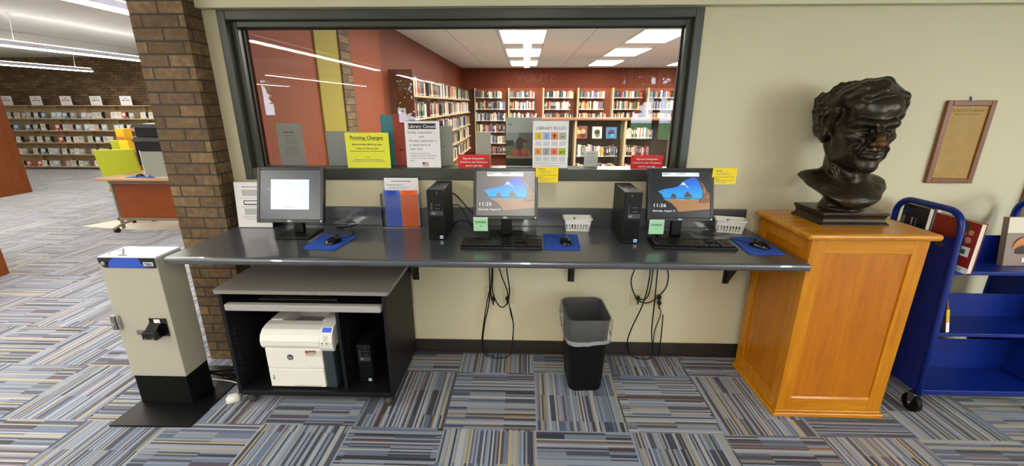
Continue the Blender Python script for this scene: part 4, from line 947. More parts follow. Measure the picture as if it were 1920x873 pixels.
cable([(-1.95, -.430, .12), (-1.93, -.34, .04), (-1.86, -.28, .02), (-1.80, -.33, .018), (-1.84, -.38, .018), (-1.90, -.33, .018)], .006, MATS['black_plastic'], 'coiled black cable lying on the kiosk floor plate')
t = thing('power_adapter', 'black power brick on the floor plate behind the kiosk', 'adapter', (-1.80, -.27, .0135), .3)
b = MB(); b.box((-.05, -.03, 0), (.05, .03, .032), MATS['black_plastic'], .006); b.build('body', t)
b = MB(); b.loft([[(x * s, y * s2, z) for x, y in [(-.03, -.022), (.03, -.022), (.036, 0), (.03, .022), (-.03, .022), (-.036, 0)]] for s, s2, z in [(.9, .9, .0), (1.05, 1.05, .008), (1.05, 1.05, .03), (.8, .8, .042), (.5, .5, .046)]], MATS['white_plastic'], True)
o = b.build('plug_adapter'); o.location = (-1.665, -.565, .001); o.rotation_euler = (0, 0, .5); tag(o, 'white plastic plug block on the carpet beside the printer cart caster', 'adapter')

# ------------------------------------------------------------------ printer cart
mat('cart_black', '#0c0c10', .5, spec=.35, noise=.05, nscale=30); mat('cart_top', '#8a8580', .35); mat('cart_edge', '#a8a4a4', .35)
t = thing('printer_cart', 'black rolling computer cart with a grey top under the counter', 'cart', (-1.145, -.335, 0))
def C(x, y, z): return (x + 1.145, y + .335, z)
CB = MATS['cart_black']
b = MB(); pts = rrect([(-1.622 + 1.145, -.600 + .335), (-.676 + 1.145, -.600 + .335), (-.676 + 1.145, -.085 + .335), (-1.622 + 1.145, -.085 + .335)], .02)
b.prism(pts, 'z', .712, .733, MATS['cart_top']); b.build('top_panel', t)
for x0, x1 in ((-1.603, -1.583), (-.715, -.695)):
    b = MB(); b.box(C(x0, -.590, .075), C(x1, -.09, .7115), CB, .001)
    xi = x1 + .0006 if x0 < -1 else x0 - .0006
    if x0 < -1:
        for k in range(9): b.cyl(C(x1, -.55, .22 + k * .032), C(x1 + .0012, -.55, .22 + k * .032), .003, m=MATS['steel'], n=8)
    b.build('side_panel', t)
b = MB(); b.box(C(-.985, -.575, .1055), C(-.967, -.11, .612), CB, .001)
for k in range(8): b.cyl(C(-.967, -.50, .25 + k * .034), C(-.9655, -.50, .25 + k * .034), .003, m=MATS['steel'], n=8)
b.build('divider', t)
b = MB(); b.box(C(-1.5825, -.60, .075), C(-.7155, -.09, .105), CB, .002); b.build('bottom_shelf', t)
b = MB(); b.box(C(-1.5825, -.105, .1055), C(-.7155, -.095, .7115), CB); b.build('back_panel', t)
b = MB(); b.box(C(-1.570, -.565, .622), C(-.728, -.20, .642), CB, .001); b.box(C(-1.572, -.602, .612), C(-.722, -.566, .650), MATS['cart_edge'], .006); b.build('keyboard_tray', t)
for x, y in ((-1.545, -.555), (-.735, -.565), (-1.545, -.13), (-.745, -.13)):
    b = MB(); b.box(C(x - .02, y - .02, .066), C(x + .02, y + .02, .0745), MATS['dark_metal']); b.ell(C(x, y, .035), (.026, .034, .034), mat('caster_grey', '#3a3a34', .5)); b.ell(C(x, y, .048), (.03, .026, .024), MATS['dark_metal'])
    b.build('caster', t)
keyboard(-1.20, -.46, .643, .0, 'grey-keyed keyboard stored on the cart tray under the counter')
# small computer in the cart
tower(-.925, -.842, -.50, -.20, 'narrow dark grey computer standing in the right bay of the printer cart', z0=.1055, h=.245)

# ------------------------------------------------------------------ printer
PW = mat('printer_white', '#ece8e4', .38); PD = mat('printer_dark', '#2c363e', .45)
t = thing('laser_printer', 'white laser printer with dark side inside the rolling cart', 'printer', (-1.222, -.565, .1055), 0)
b = MB(); b.prism([(-.004, .012), (-.004, .125), (.0, .128), (.36, .128), (.36, .004), (.03, .004)], 'x', -.192, .125, PW)
b.box((-.06, -.0052, .014), (.10, -.0035, .020), gp) ; b.build('paper_tray', t)
b = MB(); b.box((-.195, -.004, .1295), (.128, .34, .262), PW, .006); b.build('front_door', t)
b = MB(); b.box((.1285, .004, .0), (.190, .36, .262), PD, .006); b.box((-.190, .02, .0), (.128, .36, .0035), PD); b.build('side_column', t)
cov = [(-.004, .2655), (-.014, .285), (-.016, .315), (-.004, .345), (.022, .368), (.060, .378), (.10, .380)]
b = MB(); b.prism(cov + [(.10, .2655)], 'x', -.205, .128, PW, smooth=False); b.box((-.205, .1005, .2655), (-.130, .36, .386), PW, .01); b.box((.105, .1005, .2655), (.128, .36, .386), PW, .004); b.box((-.130, .30, .2655), (.105, .36, .386), PW, .004); b.build('top_cover', t)
b = MB(); b.prism([(.1005, .27), (.1005, .345), (.13, .335), (.298, .300), (.298, .27)], 'x', -.1295, .1045, mat('printer_recess', '#a9aaa6', .5)); b.box((-.06, .11, .345), (.09, .13, .350), PW, .001); b.build('output_tray', t)
b = MB(); b.prism([(.004, .245), (-.010, .27), (-.014, .31), (-.002, .352), (.03, .382), (.10, .396), (.30, .396), (.30, .2655), (.03, .2655), (.02, .245)], 'x', .1285, .200, PW); b.build('control_panel', t)
T = Matrix.Translation((.166, .0155, .3685)) @ Matrix.Rotation(math.radians(-40), 4, 'X')
b = MB(); b.box((-.024, -.0035, -.012), (.026, .0, .014), mat('lcd_blue', '#2a52c8', .3, emit=.25), .001, T); b.build('display', t, label='small blue display')
b = MB(); T2 = Matrix.Translation((.164, -.0105, .325)) @ Matrix.Rotation(math.radians(-14), 4, 'X')
b.box((-.012, -.0015, -.012), (.012, .0005, .022), mat('key_pale', '#d2d0cc', .5), .003, T2); b.box((-.010, -.002, -.001), (.010, -.0012, .001), gp, 0, T2)
for u, v in ((-.02, -.022), (.006, -.022), (-.02, -.034), (.008, -.032)): b.box((u - .003, -.0015, v - .003), (u + .003, .0003, v + .003), INK if v > -.03 else gp, 0, T2)
b.build('button_pad', t)
b = MB(); b.cyl((-.055, -.0042, .205), (-.055, -.0055, .205), .018, m=mat('hp_grey', '#5a5a60', .3, metal=.5), n=28); put_text(b, 'hp', -.055, -.0062, .198, .024, mat('hp_silver', '#d8d8dc', .3), bold=.0, width=.021); b.build('logo', t)
b = MB(); b.box((.035, -.0055, .232), (.095, -.0042, .249), mat('sticker_red', '#a8321e', .5)); b.box((.049, -.0058, .2325), (.095, -.0054, .2485), mat('sticker_brown', '#4a1f18', .5)); put_text(b, 'Compact', .070, -.0063, .2365, .0125, MATS['paper_white'], bold=.02, width=.046)
b.box((.035, -.0055, .214), (.127, -.0042, .2315), mat('sticker_cream', '#ddd0c4', .5)); b.box((.097, -.0055, .232), (.127, -.0042, .249), MATS['sticker_cream']); dashes(b, .038, .092, -.006, .225, .0022, mat('sticker_ink', '#b06a58', .6), 3); dashes(b, .038, .088, -.006, .219, .0018, MATS['sticker_ink'], 5)
b.build('sticker', t)
b = MB(); dashes(b, .05, .11, -.0046, .146, .0028, gp, 9); b.box((-.172, -.0052, .055), (-.168, -.0042, .085), INK); b.box((-.178, -.0052, .06), (-.174, -.0042, .064), INK); b.build('printed_marks', t)

# ------------------------------------------------------------------ waste bin with liner
BX, BY, BRZ = .415, -.285, .06
t = thing('waste_bin', 'black rectangular waste bin with a clear liner under the counter', 'waste bin', (BX, BY, 0), BRZ)
def rr_ring(hw, hd, r, z, n_=6, jit=None, k0=0):
    out = []
    for (cx, cy_, a0) in ((hw - r, -hd + r, -90), (hw - r, hd - r, 0), (-hw + r, hd - r, 90), (-hw + r, -hd + r, 180)):
        for j in range(n_ + 1):
            a = math.radians(a0 + 90 * j / n_); out.append((cx + r * math.cos(a), cy_ + r * math.sin(a), z))
    return out
def densify(ring, k=3):
    out = []
    for i in range(len(ring)):
        p, q = Vector(ring[i]), Vector(ring[(i + 1) % len(ring)])
        m_ = max(1, int((q - p).length / .018))
        for j in range(m_): out.append(p.lerp(q, j / m_))
    return out
b = MB(); BKm = mat('bin_black', '#050506', .5, spec=.3)
b.loft([rr_ring(.098, .118, .045, .001), rr_ring(.103, .124, .045, .02), rr_ring(.121, .152, .05, .47), rr_ring(.126, .157, .052, .482), rr_ring(.126, .157, .052, .494), rr_ring(.120, .151, .05, .494), rr_ring(.117, .148, .05, .46), rr_ring(.098, .120, .042, .012)], BKm, True)
b.build('bin_body', t)
m = bpy.data.materials.new('liner_plastic'); m.use_nodes = True; nt = m.node_tree; nt.nodes.clear()
o_ = nt.nodes.new('ShaderNodeOutputMaterial'); tr = nt.nodes.new('ShaderNodeBsdfTransparent'); tr.inputs[0].default_value = (.86, .86, .88, 1)
pr = nt.nodes.new('ShaderNodeBsdfPrincipled'); pr.inputs['Base Color'].default_value = (.55, .55, .58, 1); pr.inputs['Roughness'].default_value = .14
mx = nt.nodes.new('ShaderNodeMixShader'); mx.inputs[0].default_value = .14
ns = N(nt, 'ShaderNodeTexNoise'); ns.inputs['Scale'].default_value = 26; ns.inputs['Detail'].default_value = 3; tcl = N(nt, 'ShaderNodeTexCoord'); nt.links.new(tcl.outputs['Object'], ns.inputs['Vector']); bpl = N(nt, 'ShaderNodeBump'); bpl.inputs['Distance'].default_value = .02; bpl.inputs['Strength'].default_value = .9; nt.links.new(ns.outputs['Fac'], bpl.inputs['Height']); nt.links.new(bpl.outputs[0], pr.inputs['Normal'])
nt.links.new(tr.outputs[0], mx.inputs[1]); nt.links.new(pr.outputs[0], mx.inputs[2]); nt.links.new(mx.outputs[0], o_.inputs[0]); MATS['liner_plastic'] = m
rr = random.Random(3)
levels = [(.100, .128, .20), (.112, .140, .34), (.117, .1475, .47), (.1215, .152, .499), (.129, .160, .500), (.1325, .164, .488), (.131, .163, .45), (.133, .165, .42), (.1305, .162, .392), (.1315, .163, .375)]
rings = []; base = densify(rr_ring(1, 1, .001, 0, 1))
amp = [.012, .010, .007, .0005, .0005, .003, .007, .008, .005, .004]
for li, (hw, hd, z) in enumerate(levels):
    ring = densify(rr_ring(hw, hd, .05, z)); ring0 = ring if li else ring
    rings.append(ring)
nmin = 64
def resample(ring, n_):
    L_ = [0]; R_ = ring + [ring[0]]
    for i in range(len(ring)): L_.append(L_[-1] + (R_[i + 1] - R_[i]).length)
    out = []; j = 0
    for k in range(n_):
        s = L_[-1] * k / n_
        while L_[j + 1] < s: j += 1
        out.append(R_[j].lerp(R_[j + 1], (s - L_[j]) / max(L_[j + 1] - L_[j], 1e-9)))
    return out
ph = [rr.uniform(0, 6.28) for _ in range(6)]
out = []
for li, ring in enumerate(rings):
    q = resample([Vector(p) for p in ring], nmin); z = levels[li][2]; res = []
    for k, p in enumerate(q):
        a = 2 * math.pi * k / nmin
        f = math.sin(7 * a + ph[0] + z * 60) + .8 * math.sin(11 * a + ph[1] - z * 90) + .5 * math.sin(19 * a + ph[2] + z * 40)
        n2 = Vector((p.x, p.y, 0)).normalized()
        sag = 0 if li < 5 else .030 * (math.sin(a * 1.0 + 2.3)) * (li - 4) / 5
        if li >= 5: f = abs(f) + .6
        else: f = -abs(f)
        res.append(p + n2 * amp[li] * f + Vector((0, 0, -sag + (.003 * math.sin(5 * a + li) if li >= 6 else 0))))
    out.append(res)
b = MB(); b.loft(out[:-1], MATS['liner_plastic'], True, cap0=True, cap1=False); b.build('bin_liner', t)
hem = mat('liner_hem', '#8d8d94', .4)
b = MB(); b.loft([[p + Vector((p.x, p.y, 0)).normalized() * .0012 for p in out[-2]], [p + Vector((p.x, p.y, 0)).normalized() * .0015 + Vector((0, 0, -.003)) for p in out[-1]]], hem, True, False, False); b.build('liner_hem', t)

# ------------------------------------------------------------------ outlets and cables on the wall
mat('outlet_ivory', '#cdc19a', .4)
def outlet(x, z, w_, label, nn=1):
    t = thing('wall_outlet', label, 'outlet', (x, -.0005, z))
    b = MB(); b.box((-w_ / 2, -.006, -.057), (w_ / 2, 0, .057), MATS['outlet_ivory'], .003); b.build('cover_plate', t)
    b = MB()
    for k in range(nn):
        cx = (k - (nn - 1) / 2) * .13
        for dz in (-.02, .02):
            b.cyl((cx, -.006, dz), (cx, -.0075, dz), .016, m=MATS['outlet_ivory'], n=18); b.box((cx - .007, -.008, dz - .002), (cx - .005, -.0074, dz + .006), INK); b.box((cx + .005, -.008, dz - .002), (cx + .007, -.0074, dz + .006), INK)
    b.build('socket', t)
outlet(-.188, .443, .072, 'ivory outlet plate under the counter, first from the printer cart')
outlet(-.062, .443, .078, 'ivory outlet plate under the counter, second from the printer cart')
outlet(.862, .440, .215, 'wide ivory outlet plate between the waste bin and the pedestal', 2)
BPl = MATS['black_plastic']
def plug(x, z, label):
    b = MB(); b.ell((0, -.018, 0), (.014, .018, .018), BPl, 14, 8); b.cyl((0, -.02, -.005), (0, -.026, -.04), .007, .004, BPl, 10); o = b.build('power_plug'); o.location = (x, -.0085, z); tag(o, label, 'plug')
plug(-.165, .425, 'black plug in the outlet nearest the printer cart'); plug(-.07, .430, 'black plug in the second outlet from the printer cart'); plug(.938, .455, 'upper black plug in the wide outlet plate'); plug(.942, .415, 'lower black plug in the wide outlet plate'); plug(.80, .445, 'black plug in the left half of the wide outlet plate')
g1 = 'under the middle monitor'; g2 = 'under the monitor nearest the pedestal'
cable([(-.175, -.03, .885), (-.185, -.04, .66), (-.19, -.045, .43), (-.225, -.05, .25), (-.242, -.05, .08), (-.215, -.045, .010), (-.16, -.06, .006)], .0042, BPl, 'long black cable hanging to the floor %s, leftmost' % g1)
cable([(-.160, -.03, .885), (-.172, -.05, .6), (-.18, -.05, .48), (-.168, -.028, .42)], .0042, BPl, 'short black cable %s, running down to the first plug' % g1)
cable([(-.165, -.035, .885), (-.165, -.045, .60), (-.165, -.05, .48), (-.12, -.055, .385), (-.075, -.05, .40), (-.055, -.045, .50), (-.075, -.04, .66), (-.085, -.035, .885)], .0042, BPl, 'looped black cable hanging %s' % g1)
cable([(-.14, -.035, .885), (-.12, -.045, .65), (-.075, -.055, .52), (-.065, -.05, .45), (-.068, -.03, .41)], .0040, BPl, 'black cable %s, swinging right to the second plug' % g1)
cable([(-.19, -.04, .49), (-.215, -.05, .36), (-.238, -.055, .20), (-.245, -.05, .10), (-.215, -.06, .005), (-.14, -.08, .005), (-.06, -.06, .012), (-.035, -.045, .10), (-.03, -.04, .25), (-.05, -.045, .37)], .0036, BPl, 'black cable dropping to the floor and back up %s' % g1)
cable([(-.062, -.04, .42), (-.045, -.045, .32), (-.028, -.045, .24), (-.036, -.045, .12)], .0036, BPl, 'short black cable end right of the second outlet')
cable([(.83, -.03, .885), (.755, -.045, .66), (.74, -.05, .56), (.79, -.055, .45), (.87, -.055, .43), (.96, -.05, .52), (.975, -.045, .62), (.95, -.035, .72), (.94, -.03, .885)], .0044, BPl, 'big loop of black cable hanging %s' % g2)
cable([(.862, -.03, .885), (.855, -.045, .60), (.83, -.05, .42), (.765, -.05, .22), (.750, -.05, .10), (.80, -.05, .012), (.90, -.06, .006), (.925, -.05, .06), (.905, -.05, .22), (.905, -.045, .45), (.905, -.035, .70), (.905, -.03, .885)], .0044, BPl, 'long black cable reaching the floor %s' % g2)
cable([(.875, -.03, .885), (.872, -.045, .58), (.85, -.05, .46), (.81, -.03, .44)], .0040, BPl, 'black cable %s, ending at the left half of the plate' % g2)
cable([(.940, -.03, .395), (.955, -.045, .34), (.925, -.05, .22), (.925, -.05, .10), (.925, -.045, .015)], .0032, BPl, 'thin black cable from the lower plug down to the carpet')
cable([(.975, -.03, .33), (.978, -.035, .20), (.975, -.04, .02)], .0040, BPl, 'straight black cable end nearest the pedestal')
cable([(.972, -.02, .40), (.974, -.03, .33)], .003, MATS['white_plastic'], 'short white cable stub beside the lower black plug')
# cables behind the towers, over the backsplash
cable([(-.44, -.023, 1.15), (-.39, -.040, 1.14), (-.33, -.035, 1.07), (-.26, -.06, 1.0), (-.22, -.10, .95)], .0042, BPl, 'black video cable curving from the small computer to the middle monitor')
cable([(-.44, -.026, 1.06), (-.38, -.035, 1.075), (-.34, -.045, 1.03), (-.30, -.06, .96), (-.26, -.08, .942)], .0035, BPl, 'thin black cable drooping behind the middle monitor')
cable([(-.42, -.05, .945), (-.36, -.06, .98), (-.30, -.05, .96), (-.24, -.09, .941)], .004, BPl, 'black cable lying on the counter behind the middle monitor')
cable([(1.03, -.10, .941), (1.09, -.17, .941), (1.15, -.19, .941), (1.22, -.17, .941), (1.27, -.15, .941)], .002, BPl, 'thin black cable lying on the counter behind the right-hand keyboard')

# ------------------------------------------------------------------ oak pedestal
wood_mat('golden_oak', '#b26802', '#ce880a', 'Z', 1.0, .3); wood_mat('golden_oak_x', '#b67008', '#d49016', 'X', 1.0, .25); wood_mat('golden_oak_panel', '#a85e02', '#c07606', 'Z', .8, .33)
t = thing('pedestal', 'golden oak panelled pedestal carrying the bronze bust', 'pedestal', (1.7475, -.345, 0))
def PD_(x, y, z): return (x - 1.7475, y + .345, z)
px0, px1, py0, py1, zt = 1.462, 2.030, -.582, -.105, 1.043
ow, op, ox = MATS['golden_oak'], MATS['golden_oak_panel'], MATS['golden_oak_x']
b = MB(); b.box(PD_(px0 + .008, py0 + .008, .0), PD_(px1 - .008, py1 - .002, zt), op); b.build('core_panels', t)
st = .072
for xa, xb in ((px0, px0 + st), (px1 - st, px1)): b = MB(); b.box(PD_(xa, py0, .04), PD_(xb, py0 + .0079, zt), ow, .0015); b.build('front_stile', t)
b = MB(); b.box(PD_(px0 + st, py0, .04), PD_(px1 - st, py0 + .0079, .04 + .075), ox, .0015)
b.prism([(py0 + .345 + .0005, .115), (py0 + .345 + .0079, .115), (py0 + .345 + .0079, .1225)], 'x', px0 + st - 1.7475, px1 - st - 1.7475, ox); b.build('front_rail', t)
b = MB(); b.box(PD_(px0 + st, py0, zt - .075), PD_(px1 - st, py0 + .0079, zt), ox, .0015); b.build('front_rail', t)
for sx in (px0, px1):
    b = MB()
    xa, xb = (px0, px0 + .0079) if sx == px0 else (px1 - .0079, px1)
    b.box(PD_(xa, py0 + .0082, .04), PD_(xb, py0 + st, zt), ow, .0015); b.box(PD_(xa, py1 - st, .04), PD_(xb, py1, zt), ow, .0015)
    b.box(PD_(xa, py0 + st, .04), PD_(xb, py1 - st, .115), ow, .0015); b.box(PD_(xa, py0 + st, zt - .075), PD_(xb, py1 - st, zt), ow, .0015)
    b.build('side_frame', t)
b = MB(); b.box(PD_(px0 - .018, py0 - .016, .001), PD_(px1 + .014, py1, .028), ox, .006); b.box(PD_(px0 - .006, py0 - .006, .0281), PD_(px1 + .006, py1, .04), ox, .004); b.build('base_moulding', t)
b = MB(); b.box(PD_(1.424, -.612, 1.0435), PD_(2.064, -.10, 1.076), ox, .014, seg=4); b.build('top_panel', t)

# ------------------------------------------------------------------ framed plaque
t = thing('framed_plaque', 'narrow wooden framed plaque on the beige wall above the book cart', 'plaque', (2.582, -.001, 1.226))
b = MB(); w, h, f = .135, .474, .030; wd = wood_mat('plaque_wood', '#6e3d1c', '#8a5228', 'Z', 1, .35)
for lo, hi in (((-w, -.022, 0), (-w + f, 0, h)), ((w - f, -.022, 0), (w, 0, h)), ((-w + f, -.022, 0), (w - f, 0, f)), ((-w + f, -.022, h - f), (w - f, 0, h))): b.box(lo, hi, wd, .004)
b.build('frame', t)
b = MB(); b.box((-w + f, -.012, f), (w - f, -.001, h - f), mat('plaque_paper', '#b18a45', .55, noise=.12, nscale=14)); b.build('plaque_sheet', t)
b = MB(); put_text(b, "BURDICK'S LIBRARY", 0, -.0125, h - f - .033, .024, mat('plaque_ink', '#6e4c22', .6), bold=.01, width=.185); dashes(b, -.075, .07, -.0125, h - f - .047, .004, MATS['plaque_ink'], 2)
for k in range(34): dashes(b, -.088, .088, -.0122, h - f - .066 - k * .0102, .0020, mat('plaque_print', '#a07a38', .6), k + 5)
b.build('plaque_print', t)
b = MB(); b.cyl((0, 0, h + .016), (0, -.012, h + .018), .008, .006, m=MATS['chrome'], n=14); b.box((-.004, -.004, h), (.004, -.001, h + .016), MATS['black_plastic']); b.build('hanger', t)

# ------------------------------------------------------------------ blue book cart
mat('cart_blue', '#0b2478', .3, spec=.4); CBU = MATS['cart_blue']
t = thing('book_cart', 'blue metal library book cart against the beige wall', 'book cart', (2.6, -.315, 0))
def Q_(x, y, z): return (x - 2.6, y + .315, z)
yf, yb_ = -.535, -.085
def end(x, s):
    # side sheet with arched tube frame
    b = MB(); zt_ = 1.015
    b.prism([(yf + .315 + .008, .125), (yf + .315 + .06, zt_), (yb_ + .315 - .01, zt_), (yb_ + .315 - .01, .125)], 'x', x - 2.6 - .004, x - 2.6 + .004, CBU); b.build('side_panel', t)
    b = MB(); r = .09; top = 1.155; yt_ = yf + .055; pts = [(x, yf + .0, .12), (x, yf + .02, .5), (x, yt_, top - r)]
    for k in range(1, 9): a = math.pi / 2 * k / 8; pts.append((x, yt_ + r * (1 - math.cos(a)), top - r + r * math.sin(a)))
    for k in range(0, 9): a = math.pi / 2 * k / 8; pts.append((x, yb_ - r + r * math.sin(a), top - r + r * math.cos(a)))
    pts += [(x, yb_, .5), (x, yb_, .12)]
    b.tube([Q_(*p) for p in pts], .0165, CBU, 12); b.build('arched_tube', t)
    for y in (yf + .02, yb_ - .02):
        b = MB(); b.box(Q_(x - .022, y - .022, .108), Q_(x + .022, y + .022, .1195), MATS['steel'], .002)
        for sx in (-.017, .017): b.prism([(y + .315 - .02, .108), (y + .315 + .022, .108), (y + .315 + .008, .04), (y + .315 - .008, .04)], 'x', x - 2.6 + sx - .0015, x - 2.6 + sx + .0015, MATS['steel'])
        b.cyl(Q_(x - .022, y, .053), Q_(x + .022, y, .053), .006, m=MATS['chrome'], n=8); b.build('caster_fork', t)
        b = MB(); b.cyl(Q_(x - .0135, y, .053), Q_(x + .0135, y, .053), .052, m=MATS['bin_black'], n=26); b.build('caster_wheel', t)
end(2.262, 1); end(2.955, -1)
for z, zn in ((.845, 'top'), (.495, 'middle')):
    yq = yf + (.04 if z > .8 else .02)
    b = MB(); b.box(Q_(2.2665, yq, z - .02), Q_(2.9505, -.31, z), CBU, .003); b.box(Q_(2.2665, -.3095, z - .02), Q_(2.9505, yb_ - .0, z), CBU, .003); b.build('shelf', t)
    b = MB(); b.box(Q_(2.2665, -.313, z + .0005), Q_(2.9505, -.307, z + .145), CBU, .001); b.build('divider', t)
b = MB(); b.box(Q_(2.2665, yf, .118), Q_(2.9505, yb_, .148), CBU, .003); b.build('shelf', t)
b = MB(); b.box(Q_(2.2665, -.313, .1485), Q_(2.9505, -.307, .345), CBU, .001); b.build('divider', t)
b = MB(); b.prism([(a + .315, c) for a, c in rrect([(-.425, .955), (-.375, .955), (-.375, .978), (-.425, .978)], .010)], 'x', 2.2575 - 2.6 - .0, 2.2578 - 2.6 - .0012, MATS['logo_plate']); b.build('badge', t, label='small grey oval badge')
def bigbook(x, y, z, w_, d_, h_, rz, tilt, cov, label, extra=None):
    """w_ cover width, d_ thickness, h_ height; cover faces local -y"""
    t = thing('book', label, 'book', (x, y, z), rz); T = Matrix.Rotation(tilt, 4, 'X')
    b = MB(); b.box((-w_ / 2 + .003, .002, .003), (w_ / 2 - .003, d_ - .002, h_ - .003), MATS['book_pages'], 0, T); b.build('pages', t)
    b = MB(); b.box((-w_ / 2, 0, 0), (w_ / 2, .002, h_), cov, 0, T); b.box((-w_ / 2, d_ - .002, 0), (w_ / 2, d_, h_), cov, 0, T); b.box((-w_ / 2, .002, 0), (-w_ / 2 + .003, d_ - .002, h_), cov, 0, T); b.build('cover', t)
    if extra: b = MB(); extra(b, T, w_, h_); b.build('cover_print', t)
    return t
def ex_red(b, T, w_, h_):
    b.box((-w_ / 2 - .001, -.0006, .0), (w_ / 2 + .0, .0, .035), MATS['cover_maroon'], 0, T); b.box((-w_ / 2 + .03, -.001, .0), (w_ / 2, -.0005, .03), MATS['paper_white'], 0, T); b.box((-w_ / 2 + .04, -.0014, .005), (w_ / 2 - .03, -.001, .024), gp, 0, T)
    b.poly([T @ Vector(p) for p in [(-.02, -.0008, .04), (.06, -.0008, .04), (.02, -.0008, .11), (-.02, -.0008, .13)]], mat('cb_ochre', '#b58a34', .5))
    for k, (x, z, r, c) in enumerate([(.06, .235, .018, 'cover_brown'), (.085, .21, .015, 'cover_tan'), (.052, .195, .014, 'cover_orange'), (.08, .17, .017, 'cover_pink'), (.05, .15, .015, 'cover_black')]): b.ell(T @ Vector((x, -.001, z)), (r, .0012, r), MATS[c], 14, 6)
    b.box((.045, -.0016, .085), (.105, -.0008, .135), MATS['paper_white'], 0, T); b.box((.06, -.002, .095), (.085, -.0016, .12), MATS['cover_green'], 0, T)
bigbook(2.300, -.412, .8465, .245, .028, .265, -math.pi / 2, 0, mat('cb_red', '#8e2a1c', .35), 'red illustrated book standing on the cart top shelf with a white barcode', ex_red)
def ex_bw(b, T, w_, h_):
    for k in range(5): b.box((-w_ / 2 + .012 + k * .028, -.001, .03), (-w_ / 2 + .028 + k * .025, 0, h_ - .07), [MATS['ink_grey'], MATS['cover_maroon'], MATS['grey_paper']][k % 3], 0, T)
    b.box((-w_ / 2 + .01, -.0012, h_ - .06), (-w_ / 2 + .07, 0, h_ - .02), MATS['cover_navy'], 0, T)
bigbook(2.300, -.170, .8465, .165, .028, .275, -math.pi / 2, -.0, mat('cb_black', '#18171b', .35), 'black and white book behind the arch end of the cart, next to the pedestal', ex_bw)
bigbook(2.333, -.175, .8465, .18, .022, .29, -math.pi / 2, -.0, MATS['paper_white'], 'white book standing behind the black one on the cart')
def ex_face(b, T, w_, h_):
    b.box((-w_ / 2, -.0006, h_ * .68), (w_ / 2, 0, h_), mat('cb_cream', '#d8cfbb', .5), 0, T); b.ell(T @ Vector((.0, -.001, h_ * .38)), (.06, .001, .06), mat('cb_orange', '#c98048', .5), 18, 8); b.ell(T @ Vector((.0, -.0016, h_ * .30)), (.045, .001, .035), mat('cb_dark', '#3c2a22', .5), 18, 8)
    b.box((-.0, -.003, .02), (.06, -.0022, .045), MATS['paper_white'], 0, T)
bigbook(2.715, -.40, .8465, .19, .03, .262, .02, -.16, mat('cb_taupe', '#8a7466', .4), 'tan book with a cream top lying back on the cart divider', ex_face)
bigbook(2.86, -.34, .8465, .17, .02, .28, .02, -.06, mat('cb_grey', '#6b625c', .4), 'grey-brown book at the far end of the cart top shelf')
t2 = thing('booklet', 'thin brown booklet with a yellow and white spine on the middle cart shelf', 'book', (2.345, -.50, .4965), 0)
b = MB(); T = Matrix.Rotation(-.25, 4, 'Y'); b.box((-.008, 0, 0), (.0, .11, .19), mat('cb_card', '#6e5236', .5), 0, T); b.build('cover', t2)
b = MB(); b.box((-.012, -.003, 0), (.004, .0, .06), MATS['paper_white'], 0, T); b.box((-.012, -.003, .06), (.004, .0, .14), MATS['cover_yellow'], 0, T); b.build('spine', t2)

# ------------------------------------------------------------------ office desk, chairs and equipment beyond the pillar
wood_mat('desk_orange', '#7c3604', '#8c4208', 'X', .8, .4)
mat('desk_frame', '#8d7f70', .4, metal=.4); mat('lime_mesh', '#b3bb25', .65); mat('lime_frame', '#8f9a3a', .5)
t = thing('desk', 'orange wood front-panelled desk beyond the brick pillar', 'desk', (-4.9, 2.95, 0))
def D(x, y, z): return (x + 4.9, y - 2.95, z)
b = MB(); b.box(D(-5.56, 2.66, .728), D(-4.15, 3.42, .755), mat('desk_top_edge', '#b08560', .4), .004); b.build('desktop', t)
b = MB(); b.box(D(-5.48, 2.83, .19), D(-4.2, 2.85, .66), MATS['desk_orange'], .002); b.build('modesty_panel', t)
b = MB(); q = MATS['desk_frame']
b.box(D(-5.53, 2.81, .6605), D(-4.2, 2.84, .7275), q, .004); b.box(D(-5.52, 2.81, .155), D(-4.2, 2.84, .189), q, .004); b.build('rail', t)
for x in (-5.505, -4.22):
    b = MB(); b.box(D(x - .025, 2.825, .03), D(x + .0, 2.865, .7275), q, .005); b.tube([D(x - .01, 2.70, .06), D(x - .01, 2.85, .10), D(x - .01, 3.1, .12), D(x - .01, 3.35, .06)], .018, q, 8)
    for y in (2.74, 3.33): b.cyl(D(x - .03, y, .034), D(x + .01, y, .034), .033, m=MATS['black_plastic'], n=16)
    b.build('leg', t)
b = MB(); b.prism([(-6.30, 3.02), (-5.30, 2.86), (-4.2, 3.05), (-4.2, 4.3), (-5.6, 4.4)], 'z', .0005, .004, mat('mat_beige', '#cfc8b8', .4)); o = b.build('chair_mat', origin=(-5.2, 3.6, 0)); tag(o, 'pale beige chair mat under the orange desk', 'chair mat')
